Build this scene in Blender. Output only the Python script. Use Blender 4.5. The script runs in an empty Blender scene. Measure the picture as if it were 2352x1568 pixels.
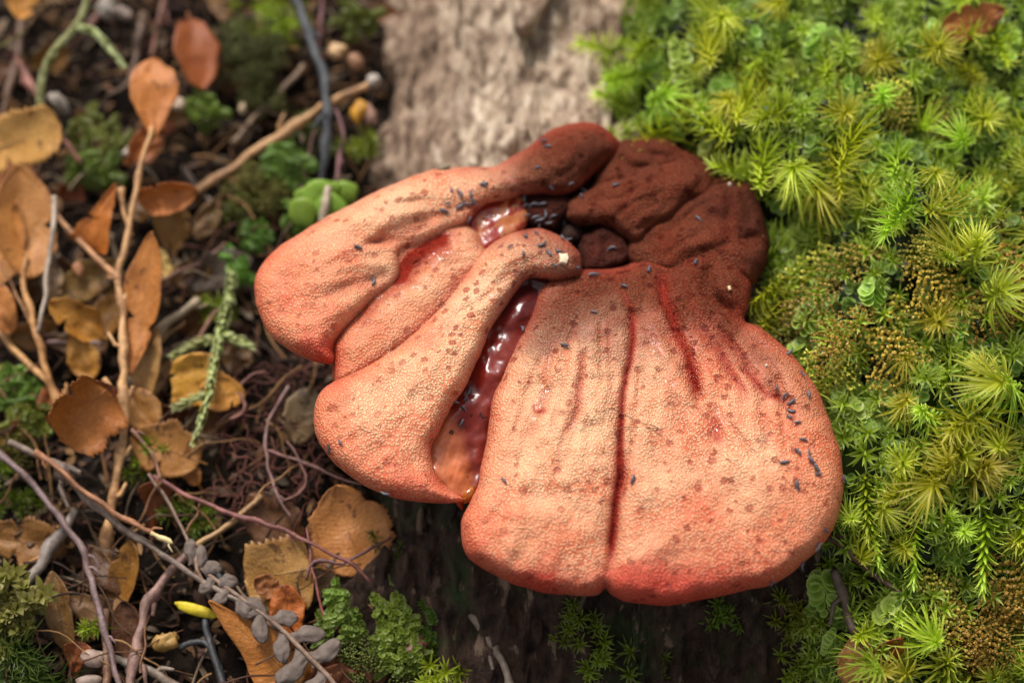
import bpy, math, random
import numpy as np
from mathutils import Vector, Matrix
from mathutils.geometry import delaunay_2d_cdt

# ---------------------------------------------------------------- camera, sky, sun
U = 1e-4                                  # metres per unit (0.1 mm); all layout below is in these units
TILT = math.radians(25); DIST = 6000.0; ZREF = 300.0
AU = np.array([1.0, 0, 0]); AV = np.array([0, math.cos(TILT), math.sin(TILT)]); AW = np.array([0, -math.sin(TILT), math.cos(TILT)])
CAM = np.array([0, 0, ZREF]) + DIST * AW
sc = bpy.context.scene
col = sc.collection
cd = bpy.data.cameras.new('camera'); cam = bpy.data.objects.new('camera', cd); col.objects.link(cam)
cam.location = Vector(CAM * U); cam.rotation_euler = (TILT, 0, 0)
cd.sensor_width = 36; cd.lens = 36 * DIST / 2352.0; cd.clip_start = 0.02; cd.clip_end = 200
cd.dof.use_dof = True; cd.dof.focus_distance = (DIST - 160) * U; cd.dof.aperture_fstop = 5.6
sc.camera = cam

SUN_EL = math.radians(49); SUN_AZ = math.radians(-24)       # azimuth from +Y towards +X
w = bpy.data.worlds.new('World'); sc.world = w; w.use_nodes = True
nt = w.node_tree; bg = nt.nodes['Background']
sky = nt.nodes.new('ShaderNodeTexSky'); sky.sky_type = 'NISHITA'; sky.sun_disc = False
sky.sun_elevation = SUN_EL; sky.sun_rotation = SUN_AZ; sky.dust_density = 4; sky.air_density = 1.0; sky.ozone_density = 0.6
hs = nt.nodes.new('ShaderNodeHueSaturation'); hs.inputs['Saturation'].default_value = 0.22
nt.links.new(sky.outputs[0], hs.inputs['Color']); nt.links.new(hs.outputs[0], bg.inputs[0]); bg.inputs[1].default_value = 0.08
sd = bpy.data.lights.new('sun', 'SUN'); sd.energy = 1.5; sd.angle = math.radians(14); sd.color = (1.0, 0.97, 0.93)
sun = bpy.data.objects.new('sun', sd); col.objects.link(sun)
sv = Vector((math.sin(SUN_AZ) * math.cos(SUN_EL), math.cos(SUN_AZ) * math.cos(SUN_EL), math.sin(SUN_EL)))
sun.rotation_euler = sv.to_track_quat('Z', 'Y').to_euler(); sun.location = sv * 2
sc.view_settings.view_transform = 'Standard'; sc.view_settings.look = 'None'; sc.view_settings.gamma = 1.0
sc.view_settings.exposure = 1.0
sc.cycles.use_denoising = True
sc.cycles.max_bounces = 8

# ---------------------------------------------------------------- helpers
R = random.Random(7); NR = np.random.default_rng(11)

def P(px, py, z):
    """point at height z (units) seen at photograph pixel (px, py) of a 2352 x 1568 frame"""
    px = np.asarray(px, float); py = np.asarray(py, float); z = np.asarray(z, float)
    px, py, z = np.broadcast_arrays(px, py, z)
    d = (px - 1176)[..., None] * AU + (784 - py)[..., None] * AV - DIST * AW
    s = (z - CAM[2]) / d[..., 2]
    return CAM + s[..., None] * d

def pix(X):
    d = np.asarray(X, float) - CAM
    k = -DIST / (d @ AW)
    return 1176 + (d @ AU) * k, 784 - (d @ AV) * k

def sm(a, b, x):
    t = np.clip((np.asarray(x, float) - a) / (b - a), 0, 1)
    return t * t * (3 - 2 * t)

def vnoise(x, y, seed=0):
    x = np.asarray(x, float); y = np.asarray(y, float)
    xi = np.floor(x).astype(np.int64); yi = np.floor(y).astype(np.int64)
    fx = x - xi; fy = y - yi
    def h(a, b):
        n = (a * 374761393 + b * 668265263 + seed * 974711) & 0x7fffffff
        n = ((n ^ (n >> 13)) * 1274126177) & 0x7fffffff
        n = (n ^ (n >> 16)) & 0xffff
        return n / 32767.5 - 1
    fx = fx * fx * (3 - 2 * fx); fy = fy * fy * (3 - 2 * fy)
    return (h(xi, yi) * (1 - fx) + h(xi + 1, yi) * fx) * (1 - fy) + (h(xi, yi + 1) * (1 - fx) + h(xi + 1, yi + 1) * fx) * fy

def fbm(x, y, seed=0, o=4):
    s = 0; a = 1.0
    for i in range(o):
        s = s + a * vnoise(np.asarray(x) * 2 ** i + 17.3 * i, np.asarray(y) * 2 ** i - 9.1 * i, seed + i); a *= 0.5
    return s

def mesh(name, V, F, mat, smooth=True, attrs=None, colattr=None):
    m = bpy.data.meshes.new(name)
    V = np.asarray(V, np.float32); F = np.asarray(F, np.int32); k = F.shape[1]
    m.vertices.add(len(V)); m.vertices.foreach_set('co', V.ravel())
    m.loops.add(F.size); m.loops.foreach_set('vertex_index', F.ravel())
    m.polygons.add(len(F)); m.polygons.foreach_set('loop_start', np.arange(0, F.size, k, dtype=np.int32))
    m.polygons.foreach_set('use_smooth', np.full(len(F), smooth, bool))
    m.update(calc_edges=True); m.validate()
    for an, a in (attrs or {}).items():
        at = m.attributes.new(an, 'FLOAT', 'POINT'); at.data.foreach_set('value', np.asarray(a, np.float32))
    if colattr is not None:
        at = m.attributes.new('tint', 'FLOAT_COLOR', 'POINT')
        c = np.ones((len(V), 4), np.float32); c[:, :3] = colattr
        at.data.foreach_set('color', c.ravel())
    m.materials.append(mat)
    return m

def obj(name, data, parent=None, loc=None, color=None):
    o = bpy.data.objects.new(name, data); col.objects.link(o)
    if parent is not None: o.parent = parent
    if loc is not None: o.location = Vector(np.asarray(loc, float) * U)
    if color is not None: o.color = (*color, 1)
    return o

def wobj(name, V, F, mat, origin, parent=None, color=None, **k):
    """mesh given in world units; its origin put at `origin` (for a part: the thing's origin)"""
    o = obj(name, mesh(name, (np.asarray(V) - origin) * U, F, mat, **k), parent, None if parent else origin, color)
    return o

def tag(o, label=None, cat=None, group=None, kind=None):
    if label: o['label'] = label
    if cat: o['category'] = cat
    if group: o['group'] = group
    if kind: o['kind'] = kind
    return o

def spline(pts, step, closed=False):
    pts = np.asarray(pts, float); n = len(pts); out = []
    for i in range(n if closed else n - 1):
        if closed: a, b, c, d = pts[i - 1], pts[i], pts[(i + 1) % n], pts[(i + 2) % n]
        else: a, b, c, d = pts[max(i - 1, 0)], pts[i], pts[i + 1], pts[min(i + 2, n - 1)]
        k = max(2, int(np.linalg.norm(c - b) / step))
        t = (np.arange(k) / k)[:, None]
        out.append(0.5 * (2 * b + (c - a) * t + (2 * a - 5 * b + 4 * c - d) * t ** 2 + (3 * b - a - 3 * c + d) * t ** 3))
    if not closed: out.append(pts[-1:])
    return np.concatenate(out)

def tube_mesh(X, rad, ns=8, rough=0.0, flat=1.0, seed=0):
    X = np.asarray(X, float); n = len(X)
    rad = np.interp(np.linspace(0, 1, n), np.linspace(0, 1, len(np.atleast_1d(rad))), np.atleast_1d(rad)) if np.ndim(rad) else np.full(n, float(rad))
    T = np.gradient(X, axis=0); T /= np.linalg.norm(T, axis=1)[:, None] + 1e-9
    N = np.cross(T, AW); N /= np.linalg.norm(N, axis=1)[:, None] + 1e-9
    B = np.cross(N, T)
    X = np.concatenate([X[:1] - T[:1] * rad[0] * 0.25, X, X[-1:] + T[-1:] * rad[-1] * 0.25])
    N = np.concatenate([N[:1], N, N[-1:]]); B = np.concatenate([B[:1], B, B[-1:]])
    rad = np.concatenate([[rad[0] * 0.15], rad, [rad[-1] * 0.15]])
    a = np.arange(ns) * 2 * math.pi / ns
    rr = rad[:, None] * (1 + rough * vnoise(np.arange(len(X))[:, None] * 0.45 + seed * 3.7, np.cos(a)[None, :] * 2 + seed, seed))
    V = X[:, None, :] + (N[:, None, :] * np.cos(a)[None, :, None] + flat * B[:, None, :] * np.sin(a)[None, :, None]) * rr[..., None]
    idx = np.arange(len(X) * ns).reshape(len(X), ns)
    F = np.stack([idx[:-1], np.roll(idx[:-1], -1, 1), np.roll(idx[1:], -1, 1), idx[1:]], -1).reshape(-1, 4)
    return V.reshape(-1, 3), F

def join(parts):
    Vs, Fs, o = [], [], 0
    for V, F in parts:
        Vs.append(V); Fs.append(np.asarray(F) + o); o += len(V)
    return np.concatenate(Vs), np.concatenate(Fs)

def rot(ax, a):
    return np.array(Matrix.Rotation(a, 3, ax))

def camframe():
    return np.stack([AU, AV, AW], 1)         # columns: right, image-up, towards viewer
CF = camframe()

# ---------------------------------------------------------------- materials
def material(name):
    m = bpy.data.materials.new(name); m.use_nodes = True
    t = m.node_tree; b = t.nodes['Principled BSDF']
    return m, t, b
def nd(t, kind, **inp):
    n = t.nodes.new(kind)
    for k, v in inp.items():
        if k in n.inputs.keys(): n.inputs[k].default_value = v
        else: setattr(n, k, v)
    return n
def lk(t, a, b): t.links.new(a, b)
def mixc(t, fac, a, b, mode='MIX'):
    n = t.nodes.new('ShaderNodeMix'); n.data_type = 'RGBA'; n.blend_type = mode; n.clamp_factor = True
    for s, v in ((n.inputs[0], fac), (n.inputs[6], a), (n.inputs[7], b)):
        if isinstance(v, bpy.types.NodeSocket): lk(t, v, s)
        elif isinstance(v, (int, float)): s.default_value = v
        else: s.default_value = (*v, 1)
    return n.outputs[2]
def ramp(t, src, stops):
    n = t.nodes.new('ShaderNodeValToRGB'); e = n.color_ramp.elements
    while len(e) < len(stops): e.new(0.5)
    for i, (p, c) in enumerate(stops):
        e[i].position = p; e[i].color = (*(c if not isinstance(c, (int, float)) else (c, c, c)), 1)
    lk(t, src, n.inputs[0]); return n.outputs[0]
def math_(t, op, a, b=0.5, clamp=False):
    n = t.nodes.new('ShaderNodeMath'); n.operation = op; n.use_clamp = clamp
    for s, v in ((n.inputs[0], a), (n.inputs[1], b)):
        if isinstance(v, bpy.types.NodeSocket): lk(t, v, s)
        else: s.default_value = v
    return n.outputs[0]
def attr(t, name, out=0):
    n = t.nodes.new('ShaderNodeAttribute'); n.attribute_name = name; return n.outputs[out]
def objcoord(t): return t.nodes.new('ShaderNodeTexCoord').outputs['Object']
def noise(t, co, scale, detail=4, rough=0.55, out=0):
    n = nd(t, 'ShaderNodeTexNoise', Scale=scale, Detail=detail, Roughness=rough); lk(t, co, n.inputs['Vector']); return n.outputs[out]
def bump(t, b, h, strength, dist, prev=None):
    n = nd(t, 'ShaderNodeBump', Strength=strength, Distance=dist); lk(t, h, n.inputs['Height'])
    if prev is not None: lk(t, prev, n.inputs['Normal'])
    lk(t, n.outputs[0], b.inputs['Normal']); return n.outputs[0]

def m_skin():
    m, t, b = material('fungus_skin'); co = objcoord(t)
    base = attr(t, 'tint'); wet = attr(t, 'wet', 2); brn = attr(t, 'brown', 2)
    v = nd(t, 'ShaderNodeTexVoronoi', Scale=1750.0); lk(t, co, v.inputs['Vector'])
    wob = noise(t, co, 420, 3)
    pap = ramp(t, v.outputs['Distance'], [(0.18, 1.0), (0.62, 0.0)])
    gap = mixc(t, 1.0, base, (0.80, 0.42, 0.34), 'MULTIPLY'); hi = mixc(t, 1.0, base, (1.17, 1.36, 1.45), 'MULTIPLY')
    pm = ramp(t, noise(t, co, 55, 3), [(0.35, 0.45), (0.6, 1.0)])
    c = mixc(t, pm, base, mixc(t, pap, gap, hi))
    n1 = noise(t, co, 110, 5, 0.65)
    c = mixc(t, ramp(t, n1, [(0.50, 0.0), (0.72, 0.7)]), c, mixc(t, 1.0, c, (0.92, 0.62, 0.5), 'MULTIPLY'))
    n2 = noise(t, co, 38, 3)
    c = mixc(t, ramp(t, n2, [(0.42, 0.0), (0.62, 0.45)]), c, mixc(t, 1.0, c, (1.08, 1.18, 1.25), 'MULTIPLY'))
    vo = nd(t, 'ShaderNodeVectorMath', operation='ADD'); lk(t, co, vo.inputs[0]); wv_ = nd(t, 'ShaderNodeVectorMath', operation='SCALE'); lk(t, noise(t, co, 1300, 3, .6, 1), wv_.inputs[0]); wv_.inputs['Scale'].default_value = 0.0016; lk(t, wv_.outputs[0], vo.inputs[1])
    pv = nd(t, 'ShaderNodeTexVoronoi', Scale=440.0); lk(t, vo.outputs[0], pv.inputs['Vector'])
    thr = math_(t, 'MULTIPLY', ramp(t, pv.outputs['Color'], [(0.42, 0.0), (0.80, 1.0)]), 0.45)
    pits = math_(t, 'MULTIPLY', math_(t, 'SUBTRACT', thr, pv.outputs['Distance']), 9.0, True)
    old = attr(t, 'old', 2)
    pits = math_(t, 'MULTIPLY', pits, math_(t, 'ADD', math_(t, 'MULTIPLY', ramp(t, noise(t, co, 34, 3), [(0.36, 0.45), (0.6, 1.0)]), 0.85), math_(t, 'MULTIPLY', old, 0.5)), True)
    c = mixc(t, math_(t, 'MULTIPLY', pits, 0.9), c, mixc(t, 1.0, c, (0.50, 0.22, 0.18), 'MULTIPLY'))
    gr = nd(t, 'ShaderNodeTexNoise', Scale=2600.0, Detail=2.0); lk(t, co, gr.inputs['Vector'])
    c = mixc(t, math_(t, 'MULTIPLY', brn, ramp(t, gr.outputs[0], [(0.35, 0.75), (0.6, 0.0)])), c, (0.05, 0.016, 0.010))
    lk(t, c, b.inputs['Base Color'])
    rgh = math_(t, 'SUBTRACT', math_(t, 'ADD', 0.55, math_(t, 'MULTIPLY', brn, 0.25)), math_(t, 'MULTIPLY', wet, 0.62), True); lk(t, rgh, b.inputs['Roughness'])
    b.inputs['Subsurface Weight'].default_value = 0.16; b.inputs['Subsurface Radius'].default_value = (1.0, 0.3, 0.12); b.inputs['Subsurface Scale'].default_value = 0.0022
    lk(t, math_(t, 'SUBTRACT', 0.42, math_(t, 'MULTIPLY', brn, 0.34)), b.inputs['Specular IOR Level'])
    h = math_(t, 'SUBTRACT', math_(t, 'ADD', math_(t, 'ADD', pap, math_(t, 'MULTIPLY', math_(t, 'MULTIPLY', gr.outputs[0], brn), 3.0)), math_(t, 'MULTIPLY', wob, 0.8)), math_(t, 'MULTIPLY', pits, 1.4))
    bump(t, b, h, 0.75, 0.0004)
    return m

def m_flesh():
    m, t, b = material('wet_flesh'); co = objcoord(t)
    base = attr(t, 'tint'); n1 = noise(t, co, 260, 4, 0.6)
    c = mixc(t, ramp(t, n1, [(0.45, 0.0), (0.7, 0.6)]), base, mixc(t, 1.0, base, (0.45, 0.35, 0.4), 'MULTIPLY'))
    n3 = noise(t, co, 500, 2)
    c = mixc(t, ramp(t, n3, [(0.66, 0.0), (0.70, 0.85)]), c, (0.02, 0.008, 0.008))
    lk(t, c, b.inputs['Base Color']); b.inputs['Roughness'].default_value = 0.2
    b.inputs['Subsurface Weight'].default_value = 0.2; b.inputs['Subsurface Radius'].default_value = (1, 0.25, 0.1); b.inputs['Subsurface Scale'].default_value = 0.003
    b.inputs['Coat Weight'].default_value = 0.15; b.inputs['Coat Roughness'].default_value = 0.06
    bump(t, b, noise(t, co, 130, 3, 0.5), 0.5, 0.0014); b.inputs['Specular IOR Level'].default_value = 0.3
    return m

def m_leaf():
    m, t, b = material('dry_leaf'); co = objcoord(t)
    oi = t.nodes.new('ShaderNodeObjectInfo'); base = oi.outputs['Color']
    lx = attr(t, 'across', 2); ly = attr(t, 'along', 2)
    n1 = noise(t, co, 130, 5, 0.65)
    c = mixc(t, ramp(t, n1, [(0.46, 0.0), (0.75, 0.75)]), base, mixc(t, 1.0, base, (0.55, 0.42, 0.32), 'MULTIPLY'))
    c = mixc(t, ramp(t, noise(t, co, 60, 3), [(0.45, 0.0), (0.65, 0.5)]), c, mixc(t, 1.0, c, (1.25, 1.2, 1.0), 'MULTIPLY'))
    al = math_(t, 'ABSOLUTE', lx)
    ph = math_(t, 'SUBTRACT', math_(t, 'MULTIPLY', ly, 62.0), math_(t, 'MULTIPLY', al, 9.0))
    vein = math_(t, 'POWER', math_(t, 'ABSOLUTE', math_(t, 'COSINE', ph)), 14.0)
    mid = ramp(t, al, [(0.0, 1.0), (0.07, 0.0)])
    vv = math_(t, 'MAXIMUM', vein, mid)
    c = mixc(t, math_(t, 'MULTIPLY', vv, 0.16), c, mixc(t, 1.0, c, (0.55, 0.42, 0.32), 'MULTIPLY'))
    sp_ = noise(t, co, 300, 3, .6)
    c = mixc(t, ramp(t, sp_, [(0.62, 0.0), (0.68, 0.8)]), c, mixc(t, 1.0, c, (0.25, 0.2, 0.18), 'MULTIPLY'))
    c = mixc(t, math_(t, 'MULTIPLY', ramp(t, al, [(0.72, 0.0), (1.0, 0.6)]), n1), c, mixc(t, 1.0, c, (0.4, 0.3, 0.25), 'MULTIPLY'))
    fine = noise(t, co, 1300, 3)
    c = mixc(t, ramp(t, fine, [(0.4, 0.35), (0.6, 0.0)]), c, mixc(t, 1.0, c, (0.55, 0.45, 0.4), 'MULTIPLY'))
    lk(t, c, b.inputs['Base Color']); b.inputs['Roughness'].default_value = 0.48
    b.inputs['Subsurface Weight'].default_value = 0.0
    tr = t.nodes.new('ShaderNodeBsdfTranslucent'); lk(t, c, tr.inputs[0])
    mx = t.nodes.new('ShaderNodeMixShader'); mx.inputs[0].default_value = 0.22
    out = t.nodes['Material Output']; lk(t, b.outputs[0], mx.inputs[1]); lk(t, tr.outputs[0], mx.inputs[2]); lk(t, mx.outputs[0], out.inputs[0])
    bump(t, b, math_(t, 'ADD', math_(t, 'MULTIPLY', vv, 0.16), math_(t, 'ADD', fine, math_(t, 'MULTIPLY', n1, 2.0))), 0.6, 0.0004)
    return m

def m_twig():
    m, t, b = material('twig_bark'); co = objcoord(t)
    base = t.nodes.new('ShaderNodeObjectInfo').outputs['Color']
    n1 = noise(t, co, 220, 5, 0.7)
    c = mixc(t, ramp(t, n1, [(0.42, 0.0), (0.62, 0.8)]), base, mixc(t, 1.0, base, (0.35, 0.28, 0.25), 'MULTIPLY'))
    c = mixc(t, ramp(t, noise(t, co, 90, 2), [(0.5, 0.0), (0.68, 0.6)]), c, mixc(t, 1.0, c, (1.5, 1.5, 1.45), 'MULTIPLY'))
    lk(t, c, b.inputs['Base Color']); b.inputs['Roughness'].default_value = 0.5
    bump(t, b, noise(t, co, 700, 4, 0.7), 0.7, 0.0005)
    return m

def m_moss():
    m, t, b = material('moss_leaf')
    base = attr(t, 'tint'); oi = t.nodes.new('ShaderNodeObjectInfo')
    c = mixc(t, 1.0, base, oi.outputs['Color'], 'MULTIPLY')
    hv = nd(t, 'ShaderNodeHueSaturation'); lk(t, c, hv.inputs['Color'])
    lk(t, math_(t, 'ADD', math_(t, 'MULTIPLY', oi.outputs['Random'], 0.05), 0.475), hv.inputs['Hue'])
    lk(t, math_(t, 'ADD', math_(t, 'MULTIPLY', oi.outputs['Random'], 0.5), 0.75), hv.inputs['Value'])
    c = hv.outputs[0]
    lk(t, c, b.inputs['Base Color']); b.inputs['Roughness'].default_value = 0.38; b.inputs['Specular IOR Level'].default_value = 0.35
    tr = t.nodes.new('ShaderNodeBsdfTranslucent'); lk(t, c, tr.inputs[0])
    mx = t.nodes.new('ShaderNodeMixShader'); mx.inputs[0].default_value = 0.45
    out = t.nodes['Material Output']; lk(t, b.outputs[0], mx.inputs[1]); lk(t, tr.outputs[0], mx.inputs[2]); lk(t, mx.outputs[0], out.inputs[0])
    return m

def m_ground():
    m, t, b = material('soil'); co = objcoord(t)
    c = ramp(t, noise(t, co, 70, 8, 0.7), [(0.3, (0.004, 0.003, 0.002)), (0.55, (0.014, 0.009, 0.006)), (0.75, (0.035, 0.022, 0.014))])
    lk(t, c, b.inputs['Base Color']); b.inputs['Roughness'].default_value = 0.9; b.inputs['Specular IOR Level'].default_value = 0.08
    bump(t, b, noise(t, co, 260, 6, 0.7), 1.0, 0.002)
    return m

def m_wood():
    m, t, b = material('rotten_wood'); co = objcoord(t)
    mp = nd(t, 'ShaderNodeMapping'); mp.inputs['Scale'].default_value = (1, 0.42, 1); lk(t, co, mp.inputs['Vector'])
    f = noise(t, mp.outputs[0], 380, 8, 0.7)
    big = noise(t, co, 60, 6, 0.65)
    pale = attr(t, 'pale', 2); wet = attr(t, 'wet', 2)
    c1 = ramp(t, f, [(0.36, (0.045, 0.024, 0.014)), (0.5, (0.25, 0.16, 0.105)), (0.64, (0.44, 0.32, 0.22))])
    c2 = ramp(t, f, [(0.34, (0.15, 0.09, 0.055)), (0.48, (0.52, 0.39, 0.27)), (0.63, (0.86, 0.73, 0.56))])
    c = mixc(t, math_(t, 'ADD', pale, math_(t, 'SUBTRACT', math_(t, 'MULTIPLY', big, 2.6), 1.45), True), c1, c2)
    c3 = mixc(t, 1.0, c, (0.15, 0.115, 0.10), 'MULTIPLY')  # shade beneath the fungus, painted into the wood colour
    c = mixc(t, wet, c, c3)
    mg = noise(t, co, 45, 6, 0.7)
    c = mixc(t, math_(t, 'MULTIPLY', wet, ramp(t, mg, [(0.52, 0.0), (0.64, 0.85)])), c, (0.022, 0.04, 0.008))
    fl = noise(t, mp.outputs[0], 240, 4, .6)
    c = mixc(t, math_(t, 'MULTIPLY', wet, ramp(t, fl, [(0.60, 0.0), (0.66, 0.8)])), c, (0.20, 0.13, 0.085))
    lk(t, c, b.inputs['Base Color']); b.inputs['Roughness'].default_value = 0.7; b.inputs['Specular IOR Level'].default_value = 0.25
    bump(t, b, math_(t, 'ADD', f, noise(t, co, 600, 4, 0.7)), 0.8, 0.0011)
    return m

def m_plain(name, rgb, rough=0.5, **k):
    m, t, b = material(name); co = objcoord(t)
    c = mixc(t, ramp(t, noise(t, co, 600, 3), [(0.4, 0.0), (0.65, 0.7)]), rgb, tuple(x * 0.5 for x in rgb))
    lk(t, c, b.inputs['Base Color']); b.inputs['Roughness'].default_value = rough
    for kk, v in k.items(): b.inputs[kk.replace('_', ' ')].default_value = v
    return m
def m_color(name, rough=0.5, bs=0.0):
    m, t, b = material(name); co = objcoord(t)
    base = t.nodes.new('ShaderNodeObjectInfo').outputs['Color']
    n1 = noise(t, co, 420, 4, 0.6)
    c = mixc(t, ramp(t, n1, [(0.42, 0.0), (0.66, 0.7)]), base, mixc(t, 1.0, base, (0.5, 0.45, 0.42), 'MULTIPLY'))
    lk(t, c, b.inputs['Base Color']); b.inputs['Roughness'].default_value = rough
    if bs: bump(t, b, n1, bs, 0.0005)
    return m
def m_tint(name, rough):
    m, t, b = material(name); co = objcoord(t)
    base = attr(t, 'tint'); n1 = noise(t, co, 500, 4, 0.6)
    c = mixc(t, ramp(t, n1, [(0.4, 0.0), (0.65, 0.6)]), base, mixc(t, 1.0, base, (0.5, 0.45, 0.42), 'MULTIPLY'))
    lk(t, c, b.inputs['Base Color']); b.inputs['Roughness'].default_value = rough; b.inputs['Specular IOR Level'].default_value = 0.15
    return m

SKIN, FLESH, LEAF, TWIG, MOSS, SOIL, WOOD = m_skin(), m_flesh(), m_leaf(), m_twig(), m_moss(), m_ground(), m_wood()
BUG = m_plain('springtail_cuticle', (0.11, 0.10, 0.118), 0.45)
FUZZ = m_color('fuzzy_frond', 0.8, 0.8); BIT = m_color('litter_fragment', 0.55, 0.6); CRUMB = m_tint('litter_crumb', 0.7)
AMBER, t_, b_ = material('amber_drop'); b_.inputs['Base Color'].default_value = (0.95, 0.32, 0.03, 1); b_.inputs['Roughness'].default_value = 0.05
b_.inputs['Transmission Weight'].default_value = 0.75; b_.inputs['IOR'].default_value = 1.35; b_.inputs['Coat Weight'].default_value = 1.0

# ---------------------------------------------------------------- terrain heights (units)
LXC, LRX = 800.0, 1165.0
def f_ground(x, y):
    return 26 * fbm(x / 210, y / 210, 3) + 12 * fbm(x / 60, y / 60, 9, 3) - 20
def f_log(x, y):
    x = np.asarray(x, float); y = np.asarray(y, float)
    e = LXC + 60 * vnoise(y / 500, y * 0 + 2.2, 5) + 55 * fbm(y / 130, y * 0 + 4.4, 6, 4)
    q = np.clip(1 - ((x - e) / LRX) ** 2, 0, None) ** 0.5
    h = 235 * q * (0.02 + 0.98 * sm(-900, -230, y))
    rel = 20 * fbm(x / 130, y / 300, 21) + 14 * (1 - 2 * np.abs(fbm(x / 60, y / 170, 33, 3))) + 9 * fbm(x / 22, y / 60, 41, 3) + 14 * np.round(1.3 * fbm(x / 45, y / 120, 47, 2)) * sm(-.3, .3, vnoise(x / 200, y / 200, 49))
    end = sm(2600, 2450, np.abs(y))
    return np.where(q > 0, h + rel * sm(0, 0.3, q), -60) * end - 60 * (1 - end)
MB = np.array([(-400, 1440), (0, 1440), (80, 1405), (200, 1395), (300, 1420), (330, 1550), (380, 1625), (450, 1690), (600, 1735), (700, 1695), (760, 1745), (900, 1830), (1000, 1865), (1200, 1850), (1300, 1835), (1400, 1825), (1568, 1815), (2200, 1815)], float)
def moss_in(px, py):
    return np.asarray(px) - np.interp(py, MB[:, 0], MB[:, 1])
def f_moss(x, y):
    x = np.asarray(x, float); y = np.asarray(y, float)
    b = f_log(x, y)
    px, py = pix(np.stack([x, y, b + 40], -1))
    s = sm(-10, 130, moss_in(px, py))
    top = 40 + 100 * sm(1350, 500, py) * sm(0, 500, moss_in(px, py)) + 52 * fbm(x / 135, y / 135, 51, 3)
    return b - 30 + (30 + top) * s
def onsurf(f, px, py, z0=250):
    z = z0
    for _ in range(8):
        X = P(px, py, z); z = 0.5 * z + 0.5 * float(f(X[0], X[1]))
    return P(px, py, z)

def grid_mesh(xs, ys, f):
    X, Y = np.meshgrid(xs, ys); Z = f(X, Y)
    V = np.stack([X, Y, Z], -1).reshape(-1, 3)
    i = np.arange(len(xs) * len(ys)).reshape(len(ys), len(xs))
    F = np.stack([i[:-1, :-1], i[:-1, 1:], i[1:, 1:], i[1:, :-1]], -1).reshape(-1, 4)
    return V, F

# ground: one sheet out to the horizon
s_ = np.linspace(-1, 1, 231); gx = 1500 * s_ + 4e5 * np.sign(s_) * np.clip(np.abs(s_) - 0.86, 0, None) ** 2 * 50
V, F = grid_mesh(gx, gx, lambda x, y: f_ground(x, y) * (np.hypot(x, y) < 4000))
tag(wobj('ground', V, F, SOIL, np.zeros(3)), kind='structure')

# the log
xs = np.concatenate([np.arange(-470, 1100, 7.0), np.arange(1100, 2000, 30.0)]); ys = np.concatenate([np.arange(-2650, -900, 60.0), np.arange(-900, 1150, 8.0), np.arange(1150, 2650, 60.0)])
V, F = grid_mesh(xs, ys, f_log)
lpx, lpy = pix(V)
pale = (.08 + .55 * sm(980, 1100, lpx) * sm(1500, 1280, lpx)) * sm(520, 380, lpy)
wet = sm(600, 900, lpy)  # mask for the painted shade on the lower log; also places green tint and flecks
LOG0 = np.array([LXC, 0, 0])
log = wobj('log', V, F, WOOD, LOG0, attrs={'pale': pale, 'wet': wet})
tag(log, 'rotting log of pale fibrous wood carrying the fungus and the moss', 'log')
def slab(name, outline, z, th, parent, org, mat, color=None):
    o = spline(outline, 9, True); n = len(o)
    top = P(o[:, 0], o[:, 1], z); c = top.mean(0)
    rings = [top + [0, 0, -th], top + [0, 0, -th * 0.25], c + (top - c) * 0.93 + np.array([0, 0, 1]) * 2 * fbm(o[:, 0:1] / 20, o[:, 1:2] / 20, 3), c + (top - c) * 0.5, c + (top - c) * 0.02]
    V = np.concatenate(rings); i = np.arange(5 * n).reshape(5, n)
    F = np.stack([i[:-1], np.roll(i[:-1], -1, 1), np.roll(i[1:], -1, 1), i[1:]], -1).reshape(-1, 4)
    return wobj(name, V, F, mat, org, parent, color, attrs={'pale': np.full(len(V), 0.12), 'wet': np.zeros(len(V))})
o = slab('bark_plate', [(1185, -40), (1178, 40), (1190, 66), (1212, 62), (1240, 30), (1262, -10), (1290, -50)], 232, 40, log, LOG0, WOOD)
o['label'] = 'flat grey brown wood plate lifting off the log'
for i in range(34):
    up = i < 24
    x = R.uniform(880, 1400) if up else R.uniform(1120, 1820); y = R.uniform(-20, 370) if up else R.uniform(1410, 1580); L = R.uniform(25, 80); W = R.uniform(5, 13); a = R.uniform(-.25, .25)
    pts = [(x - W, y - L * .6), (x + W * .3, y - L), (x + W, y - L * .3), (x + W * .8, y + L * .7), (x, y + L), (x - W * 1.1, y + L * .4)]
    pts = [(p + (y - q) * a + R.uniform(-3, 3), q + R.uniform(-5, 5)) for p, q in pts]
    o = slab('wood_splinter', pts, onsurf(f_log, x, y, 180)[2] + R.uniform(4, 14), 30, log, LOG0, WOOD)
    at = o.data.attributes['pale'].data; pv = R.uniform(.2, .9) * (1.0 if 1000 < x else .3) if up else 0.1; wv = 0.0 if up else 1.0
    at.foreach_set('value', np.full(len(at), pv, np.float32)); o.data.attributes['wet'].data.foreach_set('value', np.full(len(at), wv, np.float32))  # lower splinters take the same painted shade

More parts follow.
